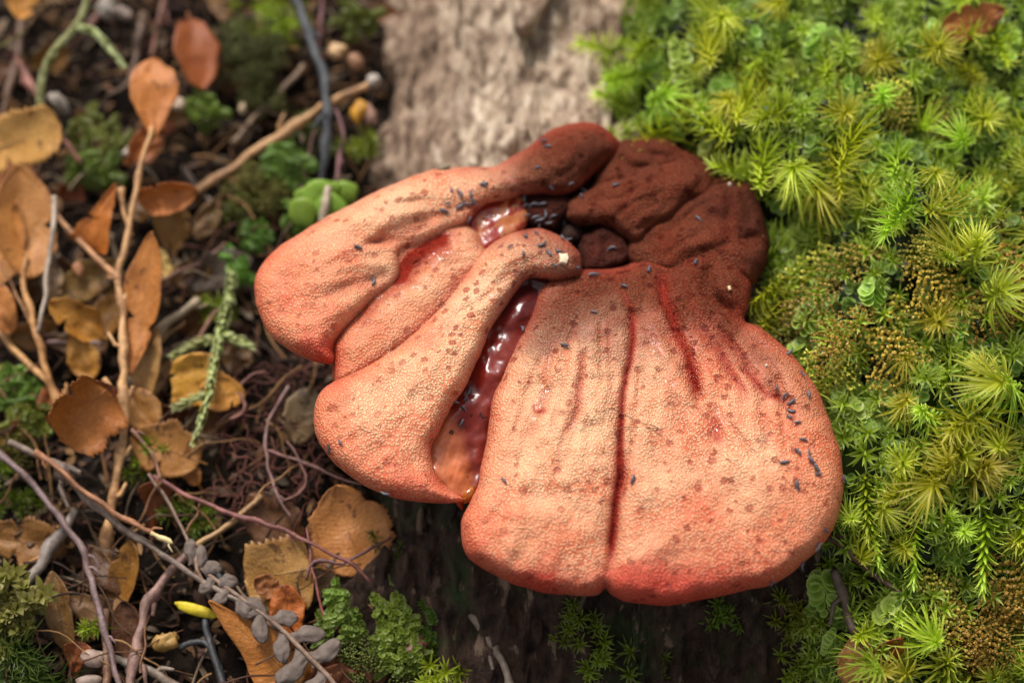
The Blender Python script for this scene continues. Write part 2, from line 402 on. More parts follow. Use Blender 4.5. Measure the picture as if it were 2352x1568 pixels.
# ---------------------------------------------------------------- the fungus
KEY = dict(P=(0.82, 0.49, 0.265), S=(0.75, 0.30, 0.145), R=(0.56, 0.07, 0.032), B=(0.20, 0.055, 0.024), D=(0.055, 0.018, 0.012), G=(0.34, 0.19, 0.11))
KEY = {k: np.array(v) for k, v in KEY.items()}
CTRL = """620 660 S|680 620 S|700 730 S|660 780 S|740 815 R|760 560 PS|850 500 P|950 450 P|1000 420 P|1050 440 P|1080 400 PPB|1115 440 PPB|1180 400 B|850 570 SP|900 600 P|800 660 PS|870 660 P|950 540 P|1020 500 P|1080 480 PPB|800 830 S|850 780 S|920 720 SSP|1000 640 SP|1060 570 SP|740 930 S|760 1000 S|850 1090 S|950 1130 RS|850 950 P|950 850 P|1050 720 P|1120 640 P|1150 600 P|1000 900 P|950 1000 SP|1195 575 PPB|1240 550 BBP|1225 590 PB|1265 555 B|1300 600 BBP|1240 625 BBP|1280 680 BBBG|1350 660 B|1420 700 BBBG|1260 760 GGB|1330 730 GB|1390 770 GP|1230 850 P|1300 830 P|1400 860 P|1180 950 SP|1300 950 P|1380 1000 P|1130 1100 SP|1250 1100 P|1350 1150 PPS|1100 1220 S|1200 1270 SSP|1320 1300 SP|1250 1350 R|1090 1280 RS|1480 640 B|1560 640 B|1650 640 B|1500 740 BBS|1600 745 BBS|1680 720 B|1480 850 P|1540 850 PPS|1620 850 S|1720 800 BBS|1700 900 PS|1800 820 BS|1850 900 SSB|1780 950 S|1900 1050 S|1500 950 P|1600 1000 SP|1700 1030 P|1500 1150 PPS|1600 1200 S|1700 1150 SSP|1800 1200 S|1750 1290 S|1880 1200 S|1500 1365 R|1600 1365 R|1700 1335 RS|1450 1250 PS|1250 360 B|1330 310 B|1405 330 BD|1350 370 BD|1450 440 B|1520 420 B|1400 480 B|1500 350 BBD|1560 540 B|1650 480 BD|1720 520 BDD|1740 600 BDD|1660 560 B|1650 600 B|1700 650 B|1250 480 DDB|1230 500 D|1380 570 DDB|1340 590 D|1310 700 BBG|1390 725 BBG|1470 690 B|1540 715 B|1600 690 B|1460 785 GBP|1560 800 BSP|1650 765 BBS|1705 765 B|1290 660 B|1350 650 B|1420 660 B|1150 415 BBP|1265 590 BBBP|1310 625 B"""
cp, cc = [], []
for l in CTRL.split('|'):
    a, b2, k = l.split(); cp.append((float(a), float(b2))); cc.append(np.mean([KEY[q] for q in k], 0))
cp = np.array(cp); cc = np.array(cc)
def pigment(px, py):
    px = px + 30 * fbm(px / 70, py / 70, 71, 5); py = py + 30 * fbm(px / 70 + 9, py / 70, 73, 5)
    d2 = (px[:, None] - cp[None, :, 0]) ** 2 + (py[:, None] - cp[None, :, 1]) ** 2 + 1600
    wgt = d2 ** -2.4
    return (wgt @ cc) / wgt.sum(1)[:, None]

def seg_dist(p, poly, closed=False):
    a = poly if closed else poly[:-1]; b = np.roll(poly, -1, 0) if closed else poly[1:]
    best = np.full(len(p), 1e9); arg = np.zeros(len(p)); n = len(a)
    for s in range(0, len(p), 4000):
        q = p[s:s + 4000, None, :]; ab = (b - a)[None]
        t = np.clip(((q - a[None]) * ab).sum(-1) / ((ab ** 2).sum(-1) + 1e-9), 0, 1)
        d = np.linalg.norm(q - a[None] - ab * t[..., None], axis=-1)
        j = d.argmin(1); r = np.arange(len(j)); best[s:s + 4000] = d[r, j]; arg[s:s + 4000] = (j + t[r, j]) / n
    return best, arg
def inside(p, poly):
    x, y = p[:, 0:1], p[:, 1:2]; x0, y0 = poly[:, 0][None], poly[:, 1][None]; x1, y1 = np.roll(poly[:, 0], -1)[None], np.roll(poly[:, 1], -1)[None]
    c = ((y0 > y) != (y1 > y)) & (x < (x1 - x0) * (y - y0) / (y1 - y0 + 1e-12) + x0)
    return c.sum(1) % 2 == 1

TOPS = []       # (px, py, z) of every upward vertex, to set springtails on
def lobe(name, outline, zeq, T, Rr, fung, org, mat, creases=(), Tb=45, p=2.1, step=6.0, wavy=4, seed=0, colfn=None, lump=0, rim=0.0, folds=0.0):
    o = spline(outline, 7, True)
    nrm = np.roll(o, -1, 0) - np.roll(o, 1, 0); nrm = np.stack([nrm[:, 1], -nrm[:, 0]], 1); nrm /= np.linalg.norm(nrm, axis=1)[:, None] + 1e-9
    o = o + nrm * (wavy * 0.5 * fbm(o[:, 0:1] / 45, o[:, 1:2] / 45, seed + 3, 3))
    lo, hi = o.min(0), o.max(0)
    gx = np.arange(lo[0], hi[0], step); gy = np.arange(lo[1], hi[1], step * 0.866)
    X, Y = np.meshgrid(gx, gy); X[1::2] += step / 2
    g = np.stack([X.ravel(), Y.ravel()], 1); g = g[inside(g, o)]
    d, _ = seg_dist(g, o, True); g = g[d > 13]
    area = 0.5 * np.sum(o[:, 0] * np.roll(o[:, 1], -1) - np.roll(o[:, 0], -1) * o[:, 1])
    sgn = -1 if area > 0 else 1
    rings = []
    for off in (1.0, 3.0, 6.0, 10.0):
        q = o + nrm * off * sgn; q = q[inside(q, o)]; dq, _ = seg_dist(q, o, True); rings.append(q[dq > off * 0.93])
    pts = np.concatenate([o] + rings + [g]); nb = len(o)
    vs, es, fs, ov, oe, of = delaunay_2d_cdt([Vector(v) for v in pts], [(i, (i + 1) % nb) for i in range(nb)], [], 1, 0.01)
    Q = np.array([tuple(v) for v in vs]); F = np.array([tuple(f) for f in fs if len(f) == 3])
    d, _ = seg_dist(Q, o, True); d[d < 0.02] = 0
    prof = 0.66 * (1 - (1 - np.clip(d / (Rr * 0.42), 0, 1)) ** p) ** (1 / p) + 0.34 * np.sin(0.5 * math.pi * np.clip(d / (Rr * 1.7), 0, 1))
    px, py = Q[:, 0], Q[:, 1]
    ze = zeq(px, py) if callable(zeq) else np.full(len(Q), float(zeq))
    red = np.zeros(len(Q)); wetv = np.zeros(len(Q)); dz = np.zeros(len(Q))
    for line, dep, wid, rd, wt in creases:
        L = spline(line, 15); L = L + 3.0 * np.stack([fbm(L[:, 0] / 30, L[:, 1] / 30, seed + 5, 2), fbm(L[:, 0] / 30, L[:, 1] / 30, seed + 6, 2)], 1)
        dd, tt = seg_dist(Q, L)
        e = sm(0, 0.18, tt) * sm(1, 0.82, tt) if wid < 60 else 1.0
        e = np.maximum(e, 0.15)
        k = np.exp(-np.abs(dd / wid) ** 1.5)
        dz -= dep * k * e; red += rd * np.exp(-(dd / (wid * 1.2)) ** 2) * e; wetv += wt * np.exp(-(dd / (wid * 1.3)) ** 2) * e
    und = 10 * fbm(px / 150, py / 150, seed + 11, 2) + 3.6 * fbm(px / 38, py / 38, seed + 13, 3) + lump * fbm(px / 55, py / 55, seed + 17, 2)
    th = np.arctan2(py - 520, px - 1400); rr_ = np.hypot(px - 1400, py - 520)
    fo = fbm(th * 11 + 0.25 * fbm(px / 120, py / 120, 91, 2), rr_ / 330, 93, 3); und = und + folds * (1 - 1.6 * np.abs(fo)) * sm(60, 260, rr_)
    inner = sm(0, 40, d)
    zt = ze + T * prof + (dz + und) * inner
    zb = ze - Tb * (1 - (1 - np.clip(d / (Rr * 0.7), 0, 1)) ** 2) ** 0.5
    top = P(px, py, zt); bot = P(px, py, zb)
    isb = d < 0.02
    bi = np.cumsum(~isb) - 1 + len(Q); bi[isb] = np.nonzero(isb)[0]
    c = (F[:, 1] - F[:, 0]); A = Q[F]; ar = (A[:, 1, 0] - A[:, 0, 0]) * (A[:, 2, 1] - A[:, 0, 1]) - (A[:, 2, 0] - A[:, 0, 0]) * (A[:, 1, 1] - A[:, 0, 1])
    Ft = np.where(ar[:, None] > 0, F[:, ::-1], F)
    Fb = bi[Ft][:, ::-1]
    V = np.concatenate([top, bot[~isb]]); FF = np.concatenate([Ft, Fb])
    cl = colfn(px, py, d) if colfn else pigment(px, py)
    red = np.clip(red, 0, 1)[:, None]
    cl = cl * (1 - red) + KEY['R'] * np.array([0.66, 0.42, 0.4]) * red
    if rim:
        e = (rim * (.8 + .3 * sm(1200, 1340, py)) * np.exp(-(d / (17 + 38 * sm(1180, 1350, py))) ** 1.5))[:, None]; cl = cl * (1 - e) + (KEY['R'] * 0.75 + cl * 0.15) * e
    cb = np.concatenate([cl, np.tile([[0.42, 0.13, 0.07]], ((~isb).sum(), 1))])
    wv = np.concatenate([np.clip(wetv, 0, 1), np.zeros((~isb).sum())])
    lum = cl @ np.array([0.3, 0.6, 0.1]); bv = np.concatenate([sm(0.22, 0.10, lum), np.zeros((~isb).sum())])
    ob = wobj(name, V, FF, mat, org, fung, colattr=cb, attrs={'wet': wv, 'brown': bv, 'old': np.concatenate([sm(620, 120, np.hypot(px - 1420, py - 500)), np.zeros((~isb).sum())])})
    TOPS.append(np.stack([px, py, zt], 1))
    return ob

FO = onsurf(f_log, 1500, 480, 220)
fungus = bpy.data.objects.new('bracket_fungus', None); col.objects.link(fungus); fungus.location = Vector(FO * U); fungus.empty_display_size = 0.01
tag(fungus, 'large fleshy orange pink bracket fungus with wrinkled brown base on the log', 'fungus')
def plane(a, bx, by, cx=1300, cy=700): return lambda px, py: a + bx * (px - cx) + by * (py - cy)

def pleats(cx, cy, a0, a1, r0, r1, n, seed, dep=7, red=.22):
    q = random.Random(seed); out = []
    for i in range(n):
        a = math.radians(a0 + (a1 - a0) * (i + q.uniform(.2, .8)) / n); ra = q.uniform(r0, r0 + .45 * (r1 - r0)); rb = ra + q.uniform(.25, .6) * (r1 - r0); w_ = q.uniform(-.04, .04)
        out.append(([(cx + r * math.cos(a + w_ * k), cy + r * math.sin(a + w_ * k)) for k, r in enumerate(np.linspace(ra, rb, 4))], dep * q.uniform(.5, 1.3), q.uniform(5, 11), red * q.uniform(.2, 1.5), q.choice([0, 0, .4])))
    return out
def LB(*a, **k): return lobe(*a, fung=fungus, org=FO, **k)
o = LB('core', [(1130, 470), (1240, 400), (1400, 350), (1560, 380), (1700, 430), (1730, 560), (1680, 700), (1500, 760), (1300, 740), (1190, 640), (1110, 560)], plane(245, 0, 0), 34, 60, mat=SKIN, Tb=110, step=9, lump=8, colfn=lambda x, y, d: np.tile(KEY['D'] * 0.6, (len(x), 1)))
# back folds of the brown base
LB('cap_lobe', [(1400, 345), (1425, 322), (1474, 317), (1524, 322), (1573, 342), (1608, 362), (1640, 400), (1630, 460), (1540, 470), (1440, 450), (1365, 425)], plane(278, 0, -0.02), 80, 80, mat=SKIN, seed=1, lump=9, wavy=8,
   creases=[([(1420, 350), (1450, 385), (1500, 385)], 16, 10, 0, 0), ([(1490, 330), (1505, 360), (1500, 385)], 8, 9, 0, 0), ([(1440, 335), (1480, 350), (1560, 360), (1600, 400)], 12, 8, 0, 0)])
LB('cap_lobe', [(1300, 462), (1350, 432), (1405, 402), (1458, 384), (1507, 370), (1560, 366), (1610, 380), (1622, 420), (1592, 462), (1555, 492), (1510, 528), (1468, 566), (1431, 548), (1385, 520), (1338, 524), (1300, 505)], plane(292, 0, -0.02), 88, 85, mat=SKIN, seed=2, lump=11, wavy=9,
   creases=[([(1330, 470), (1400, 440), (1470, 415)], 10, 14, 0, 0), ([(1420, 520), (1470, 490), (1520, 455)], 7, 14, 0.0, 0.6), ([(1360, 500), (1380, 470)], 8, 10, 0, 0.3), ([(1340, 455), (1420, 455), (1500, 410), (1570, 400)], 9, 9, 0, 0), ([(1400, 510), (1450, 470), (1540, 430)], 9, 8, 0, 0.3), ([(1440, 540), (1500, 500), (1560, 450)], 8, 8, 0, 0.9)])
LB('cap_lobe', [(1440, 580), (1474, 522), (1530, 480), (1595, 440), (1652, 414), (1689, 409), (1721, 419), (1743, 458), (1762, 506), (1769, 555), (1762, 614), (1742, 646), (1712, 660), (1640, 670), (1560, 650), (1480, 630)], plane(286, 0, -0.03), 88, 95, mat=SKIN, seed=3, lump=11, wavy=9,
   creases=[([(1670, 420), (1675, 470), (1668, 520), (1690, 550)], 14, 9, 0, 0), ([(1690, 550), (1740, 540), (1765, 548)], 12, 9, 0, 0), ([(1500, 560), (1560, 520), (1620, 500)], 7, 16, 0, 0.35), ([(1690, 550), (1660, 565), (1600, 580)], 14, 10, 0, 0), ([(1470, 570), (1530, 530), (1600, 480), (1650, 450)], 10, 9, 0, 0.5), ([(1520, 590), (1580, 550), (1640, 530)], 10, 9, 0, 0), ([(1700, 430), (1720, 490), (1725, 530)], 8, 9, 0, 0)])
# small dark knobs round the cavity
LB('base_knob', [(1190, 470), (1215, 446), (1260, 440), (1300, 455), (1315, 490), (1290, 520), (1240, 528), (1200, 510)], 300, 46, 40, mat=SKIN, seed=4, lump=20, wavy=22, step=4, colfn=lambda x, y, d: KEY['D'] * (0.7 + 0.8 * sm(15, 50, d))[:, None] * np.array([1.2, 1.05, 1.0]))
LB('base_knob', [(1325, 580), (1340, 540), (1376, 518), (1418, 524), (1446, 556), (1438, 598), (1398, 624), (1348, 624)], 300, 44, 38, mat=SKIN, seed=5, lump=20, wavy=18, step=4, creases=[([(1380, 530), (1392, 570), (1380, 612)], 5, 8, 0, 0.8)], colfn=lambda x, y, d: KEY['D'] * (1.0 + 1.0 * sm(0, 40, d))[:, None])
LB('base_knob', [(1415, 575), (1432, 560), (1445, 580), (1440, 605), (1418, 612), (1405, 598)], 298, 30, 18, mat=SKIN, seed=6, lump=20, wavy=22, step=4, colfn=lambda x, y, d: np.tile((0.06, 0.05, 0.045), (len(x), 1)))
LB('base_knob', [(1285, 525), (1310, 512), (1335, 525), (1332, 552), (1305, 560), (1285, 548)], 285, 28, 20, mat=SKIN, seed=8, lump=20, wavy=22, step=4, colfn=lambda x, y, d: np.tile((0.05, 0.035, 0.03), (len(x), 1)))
# wet torn flesh
LB('torn_flesh', [(1070, 500), (1100, 465), (1150, 450), (1200, 448), (1215, 500), (1190, 540), (1150, 560), (1105, 580), (1075, 540)], 322, 26, 40, mat=FLESH, seed=9, lump=5, step=4.5,
   colfn=lambda x, y, d: np.where((fbm((x - y) / 60, (x + y) / 18, 5, 2) > 0.25)[:, None], np.array([[0.42, 0.13, 0.04]]), np.array([[0.26, 0.022, 0.010]])))
def flesh_col(x, y, d):
    a = sm(900, 1010, y) * sm(1100, 1040, x + (1050 - y) * 0.3); b = sm(800, 660, y)
    st = 0.9 + 0.2 * fbm((x + 0.35 * y) / 7, y / 90, 31, 2)
    c = np.array([0.17, 0.012, 0.007]) * (1 - a)[:, None] + (np.array([0.62, 0.19, 0.075]) * st[:, None]) * a[:, None]
    m2 = sm(-6, 8, x - np.interp(y, [750, 830, 920, 1000, 1100], [1150, 1128, 1090, 1072, 1085])) * (1 - b) * (1 - a)
    c = c * (1 - m2[:, None]) + np.array([0.19, 0.022, 0.013]) * m2[:, None]
    return c * (1 - b)[:, None] + np.array([0.075, 0.012, 0.012]) * b[:, None]
LB('torn_flesh', [(1215, 612), (1270, 640), (1262, 700), (1225, 780), (1190, 860), (1160, 940), (1148, 1000), (1130, 1060), (1112, 1115), (1082, 1142), (1056, 1156), (1010, 1120), (970, 1085), (962, 1035), (985, 980), (1015, 925), (1045, 880), (1075, 805), (1108, 740), (1145, 690), (1170, 645), (1190, 622)],
   lambda x, y: 322 - 25 * sm(1010, 1090, x) * sm(900, 1000, y) - 14 * sm(700, 900, y), 38, 45, mat=FLESH, seed=10, lump=9, step=5, colfn=flesh_col)
# pale lobes
LB('cap_lobe', [(1085, 520), (1110, 560), (1120, 600), (1080, 660), (1020, 725), (940, 800), (860, 860), (800, 885), (768, 878), (764, 834), (758, 790), (785, 740), (830, 690), (850, 640), (895, 565), (960, 520), (1020, 505)], plane(320, 0.02, 0, 900, 700), 70, 75, mat=SKIN, seed=12, folds=3, rim=0.5,
   creases=[([(1050, 560), (960, 600), (935, 640), (920, 680)], 12, 24, 0.75, 0.9), ([(1065, 640), (1010, 690), (960, 735)], 3, 14, 0.1, 0.7), ([(1075, 512), (1007, 545), (950, 575), (925, 615), (900, 660), (850, 705), (790, 765)], 4, 16, 0.7, 0.5), ([(1100, 590), (1050, 655), (980, 735), (880, 820), (790, 872)], 4, 14, 0.6, 0.4)])
LB('cap_lobe', [(1425, 331), (1418, 357), (1375, 392), (1333, 430), (1277, 450), (1227, 447), (1170, 460), (1112, 474), (1073, 511), (1035, 526), (1007, 542), (958, 566), (924, 578), (921, 608), (908, 648), (859, 690), (816, 736), (775, 776), (764, 800), (766, 830), (735, 835), (680, 813), (630, 776), (600, 730), (585, 670), (592, 625), (620, 585), (670, 545), (740, 505), (820, 462), (900, 425), (990, 392), (1062, 383), (1130, 383), (1165, 367), (1221, 331), (1267, 298), (1319, 283), (1369, 285), (1408, 308)],
   lambda x, y: np.interp(x, [585, 800, 1100, 1250, 1420], [335, 350, 340, 320, 308]), 74, 105, mat=SKIN, seed=14, folds=4, rim=0.7, p=2.0,
   creases=[([(1140, 470), (1030, 490), (930, 515), (850, 560)], 12, 18, 0.30, 0), ([(905, 625), (832, 650), (770, 668), (735, 690)], 12, 17, 0.35, 0), ([(1000, 500), (920, 560), (850, 590), (760, 600)], 8, 26, 0.16, 0), ([(1400, 370), (1350, 400), (1290, 420)], 9, 16, 0, 0), ([(700, 600), (660, 680)], 6, 40, 0, 0), ([(1220, 440), (1270, 410), (1330, 380)], 8, 10, 0, 0)] + pleats(1380, 330, 148, 163, 330, 850, 6, 10, 7, .15))
LB('cap_lobe', [(1336, 608), (1331, 634), (1293, 645), (1250, 640), (1212, 640), (1188, 668), (1165, 702), (1128, 755), (1099, 822), (1067, 894), (1035, 938), (1006, 996), (990, 1034), (1000, 1083), (1030, 1120), (1066, 1146), (1050, 1153), (990, 1156), (920, 1147), (860, 1128), (810, 1098), (765, 1060), (735, 1020), (722, 975), (724, 930), (745, 890), (786, 866), (842, 836), (925, 783), (1007, 707), (1060, 645), (1103, 583), (1151, 548), (1194, 530), (1240, 524), (1276, 536), (1308, 555), (1330, 578)],
   lambda x, y: 350 + 0 * x, 76, 92, mat=SKIN, seed=16, folds=3, rim=0.7,
   creases=[([(1060, 700), (960, 820), (860, 930)], 5, 40, 0, 0)] + pleats(1420, 380, 116, 138, 300, 850, 7, 9, 5, .15))
LB('cap_lobe', [(1232, 684), (1248, 650), (1290, 628), (1340, 618), (1400, 618), (1440, 608), (1500, 590), (1560, 585), (1620, 566), (1660, 556), (1700, 588), (1723, 640), (1720, 700), (1712, 736), (1748, 750), (1792, 788), (1842, 840), (1880, 900), (1911, 980), (1931, 1050), (1939, 1120), (1925, 1190), (1895, 1245), (1850, 1290), (1790, 1334), (1730, 1352), (1640, 1371), (1560, 1386), (1500, 1389), (1440, 1380), (1402, 1366), (1390, 1352), (1376, 1364), (1310, 1367), (1230, 1358), (1150, 1326), (1090, 1291), (1066, 1260), (1058, 1220), (1063, 1182), (1096, 1117), (1108, 1054), (1123, 975), (1131, 922), (1164, 843), (1199, 766), (1215, 728)],
   lambda x, y: np.interp(y, [560, 640, 800, 1100, 1360], [300, 318, 338, 345, 325]), 92, 110, mat=SKIN, seed=22, folds=3.5, rim=0.75,
   creases=[([(1400, 630), (1430, 668), (1452, 720), (1452, 780), (1446, 840), (1432, 900), (1424, 980), (1426, 1080), (1413, 1160), (1404, 1260), (1392, 1340), (1390, 1370)], 17, 7.5, 0.9, 0.25), ([(1430, 668), (1452, 780), (1428, 960), (1426, 1080), (1404, 1260), (1390, 1370)], 9, 34, 0.1, 0), ([(1424, 1020), (1425, 1090), (1412, 1180), (1402, 1280)], 9, 16, 0.35, 0),
            ([(1340, 790), (1336, 860), (1322, 940), (1300, 1010)], 13, 8, 0.7, 0.3), ([(1240, 850), (1215, 960), (1190, 1080)], 8, 30, 0.05, 0), ([(1225, 925), (1232, 945), (1262, 942)], 3, 5, 0.6, 0), ([(1290, 820), (1280, 900)], 5, 16, 0, 0),
            ([(1510, 610), (1530, 690), (1560, 770), (1590, 840), (1602, 930)], 30, 14, 0.95, 1.0), ([(1565, 640), (1600, 720), (1650, 800), (1690, 870), (1720, 960)], 9, 12, 0.25, 0), ([(1630, 740), (1690, 800), (1730, 870), (1755, 960), (1765, 1060)], 15, 12, 0.2, 0), ([(1700, 840), (1740, 880), (1765, 905), (1800, 908)], 12, 8, 0.7, 0.3), ([(1775, 860), (1800, 900), (1830, 1000)], 9, 9, 0.15, 0), ([(1740, 780), (1790, 880), (1800, 980), (1805, 1060)], 8, 10, 0.1, 0),
            ([(1640, 950), (1650, 1020)], 7, 14, 0.7, 0.5), ([(1545, 890), (1530, 1000), (1520, 1100)], 7, 26, 0.12, 0), ([(1460, 700), (1470, 800), (1455, 900)], 8, 18, 0.1, 0), ([(1640, 590), (1630, 660), (1680, 730), (1715, 745)], 26, 16, 0.0, 0), ([(1560, 600), (1600, 650), (1660, 730)], 10, 18, 0, 0), ([(1690, 745), (1720, 790), (1760, 850)], 10, 12, .1, 0)] + pleats(1470, 560, 30, 92, 150, 720, 17, 5, 7) + pleats(1390, 480, 84, 116, 230, 760, 9, 8, 6))
# amber drop at the lip of the torn fold, and the red tip below it
def blob(c, rx, ry, rz, n=10, seed=0, rough=0.0, M=None):
    th = np.linspace(0, math.pi, n)[:, None]; ph = (np.arange(2 * n) * math.pi / n)[None]
    D = np.stack([np.sin(th) * np.cos(ph), np.sin(th) * np.sin(ph), np.cos(th) + 0 * ph], -1)
    r = 1 + rough * vnoise(D[..., 0] * 2 + D[..., 2] + seed, D[..., 1] * 2 - D[..., 2] * 1.3, seed)
    V = (D * r[..., None] * np.array([rx, ry, rz])).reshape(-1, 3)
    if M is not None: V = V @ np.asarray(M).T
    i = np.arange(n * 2 * n).reshape(n, 2 * n)
    F = np.stack([i[:-1], i[1:], np.roll(i[1:], -1, 1), np.roll(i[:-1], -1, 1)], -1).reshape(-1, 4)
    return V + np.asarray(c), F
V, F = blob(P(1076, 1136, 318), 13, 22, 16, 10, 3, 0.1, CF @ rot('Z', -0.6)); wobj('droplet', V, F, AMBER, FO, fungus)
V, F = tube_mesh(spline(P([1050, 1056, 1062], [1140, 1156, 1170], [330, 318, 300]), 4), [12, 7, 2]); wobj('drip_tip', V, F, FLESH, FO, fungus, colattr=np.tile((0.4, 0.06, 0.02), (len(V), 1)))
TOPS = np.concatenate(TOPS)

# ---------------------------------------------------------------- springtails and crumbs on the fungus
def top_at(px, py, r=7):
    d = np.hypot(TOPS[:, 0] - px, TOPS[:, 1] - py); k = d < r
    while not k.any(): r *= 2; k = d < r
    return TOPS[k, 2].max()
def surf_normal(px, py):
    d = np.hypot(TOPS[:, 0] - px, TOPS[:, 1] - py); z = top_at(px, py); k = (d < 16) & (np.abs(TOPS[:, 2] - z) < 25)
    if k.sum() < 6: return AW
    Q = P(TOPS[k, 0], TOPS[k, 1], TOPS[k, 2]); Q = Q - Q.mean(0)
    n = np.linalg.svd(Q)[2][2]; n = n * np.sign(n @ AW)
    return n if n @ AW > 0.35 else AW
def springtail_mesh(bend, seed):
    t = np.linspace(0, 1, 13); X = np.stack([bend * (t - 0.5) ** 2 * 4, (t - 0.5) * 26, 0 * t + 1.2 * np.sin(t * 3.1)], 1)
    rad = np.array([2.4, 4.0, 4.7, 4.0, 4.9, 5.3, 4.9, 5.5, 5.1, 5.2, 4.5, 3.4, 1.9]) * 0.78
    n = np.tile([0, 0, 1.0], (13, 1)); a = np.arange(8) * math.pi / 4
    V = X[:, None] + rad[:, None, None] * (np.array([1.0, 0, 0])[None, None] * np.cos(a)[None, :, None] + np.array([0, 0, 1.0])[None, None] * np.sin(a)[None, :, None])
    i = np.arange(104).reshape(13, 8); F = np.stack([i[:-1], i[1:], np.roll(i[1:], -1, 1), np.roll(i[:-1], -1, 1)], -1).reshape(-1, 4)
    parts = [(V.reshape(-1, 3), F)]
    for s in (-1, 1):
        parts.append(tube_mesh(np.array([[s * 1.5, -12, 1], [s * 3.5, -15, 2], [s * 5.0, -19, 1.5]]) + [bend, 0, 0], [0.9, 0.8, 0.5], 5))
        for yy in (-7, -3, 1): parts.append(tube_mesh(np.array([[s * 3, yy, -2], [s * 6.0, yy - 1, -2.5], [s * 7.2, yy - 1.5, -5]]), [0.7, 0.6, 0.4], 4))
    V, F = join(parts); return mesh('springtail', V * U, F, BUG)
BUGM = [springtail_mesh(b, i) for i, b in enumerate((0, 2.5, -2.5, 5))]
def sp(cx, cy, a, b, s): return a + cx * s, b + cy * s
bugs = [sp(x, y, 545.5, 344.5, .3297) for x, y in ((1490, 280), (1555, 310), (1625, 312), (1635, 355), (1600, 375), (1550, 395), (1460, 375), (1435, 425), (1720, 240), (840, 680), (945, 920), (1610, 480))]
bugs += [sp(x, y, 1062.3, 258.4, .3296) for x, y in ((150, 500), (525, 385), (570, 200), (600, 240), (755, 490), (620, 520), (450, 715), (500, 640), (560, 640), (510, 730), (545, 750), (580, 715), (635, 720), (605, 770), (700, 765), (430, 600), (440, 650), (535, 790), (1070, 510), (845, 550), (830, 585), (335, 935), (555, 930), (440, 865), (425, 985), (605, 985), (670, 975), (640, 1065), (795, 1085), (690, 875), (740, 885), (520, 845), (1300, 1095), (1625, 1045), (1645, 740), (1130, 1210), (910, 1135), (915, 1395), (1045, 945), (430, 1505))]
bugs += [sp(x, y, 689, 746.5, .293) for x, y in ((315, 920), (235, 975), (670, 1310), (1220, 600), (2070, 160), (1605, 1220), (1300, 575), (1330, 520), (1280, 650), (1265, 760))]
bugs += [sp(x, y, 1263, 689, .4577) for x, y in ((1135, 440), (1182, 480), (1213, 515), (1212, 562), (1200, 590), (1245, 615), (1273, 700), (1247, 762), (1178, 815), (1298, 760), (1307, 803), (1335, 840), (1346, 875), (1237, 925), (1385, 1155), (1350, 1220), (1110, 1417), (1265, 375), (1295, 470), (1200, 265), (1470, 900), (1340, 1240), (1265, 1330), (420, 900))]
for px, py in bugs:
    z = top_at(px, py, 5); n = surf_normal(px, py)
    a = R.uniform(0, 6.28); t1 = np.cross(n, AU); t1 /= np.linalg.norm(t1); t2 = np.cross(t1, n)
    y = t1 * math.cos(a) + t2 * math.sin(a); x = np.cross(y, n)
    o = obj('springtail', R.choice(BUGM)); s = R.uniform(0.55, 0.92)
    M = Matrix(np.stack([x, y, n], 1).tolist()).to_4x4() @ Matrix.Scale(s, 4); M.translation = Vector((P(px, py, z) + n * 3.2) * U); o.matrix_world = M
    k_ = ('in the dark cavity of the brown base' if 1175 < px < 1330 and 435 < py < 530 else 'on the brown wrinkled base' if py < 520 and px > 1175 else 'on the upper left lobe of the fungus' if px < 1175 and py < 700 else 'on the brown knob of the middle lobe' if py < 645 and px < 1345 else 'on the torn edge of the middle lobe' if px < 1110 else 'in the cluster down the right shoulder of the cap' if px > 1740 and py < 1160 else 'on the outer right rim of the cap' if px > 1740 else 'on the broad front lobes of the cap')
    tag(o, 'tiny dark slate springtail ' + k_, 'springtail', 'springtails ' + k_)
def chip(px, py, pts, lab, colr, nm='wood_chip', cat='chip', z=None):
    z = top_at(px, py) if z is None else z; n = surf_normal(px, py); c = P(px, py, z)
    t1 = AU - n * (AU @ n); t1 /= np.linalg.norm(t1); t2 = np.cross(n, t1); k = len(pts)
    q = np.array(pts, float); q = q - q.mean(0); up = n * 4
    ring = c + q[:, :1] * t1 - q[:, 1:] * t2
    V = np.concatenate([ring - up, ring + up * np.linspace(0.4, 1.4, k)[:, None], [c + up * 1.6], [c - up]])
    F = [(i, (i + 1) % k, k + (i + 1) % k) for i in range(k)] + [(i, k + (i + 1) % k, k + i) for i in range(k)] + [(k + i, k + (i + 1) % k, 2 * k) for i in range(k)] + [((i + 1) % k, i, 2 * k + 1) for i in range(k)]
    return tag(wobj(nm, V, F, BIT, c, color=colr, smooth=False), lab, cat)
chip(1293, 594, [(0, 2), (8, 4), (20, 0), (22, 14), (17, 30), (8, 28), (0, 32), (3, 16)], 'pale cream wood chip stuck on the brown knob of the fungus', (0.78, 0.62, 0.42))
chip(1760, 840, [(0, 0), (5, 0), (6, 6), (1, 7)], 'tiny whitish crumb on the right shoulder of the fungus cap', (0.8, 0.65, 0.5), 'crumb', 'crumb')
chip(1675, 662, [(0, 0), (6, -2), (8, 8), (2, 10)], 'tiny yellowish crumb on the lower brown lobe beside moss', (0.7, 0.55, 0.3), 'crumb', 'crumb')
chip(1676, 424, [(0, 0), (6, 0), (8, 6), (2, 9)], 'tiny white crumb on the darkest brown back lobe', (0.8, 0.75, 0.6), 'crumb', 'crumb')
chip(1020, 385, [(0, 8), (14, 2), (34, 0), (30, 9), (12, 14)], 'small olive bark flake on the upper rim of the fungus', (0.16, 0.11, 0.05), 'bark_flake', 'flake')
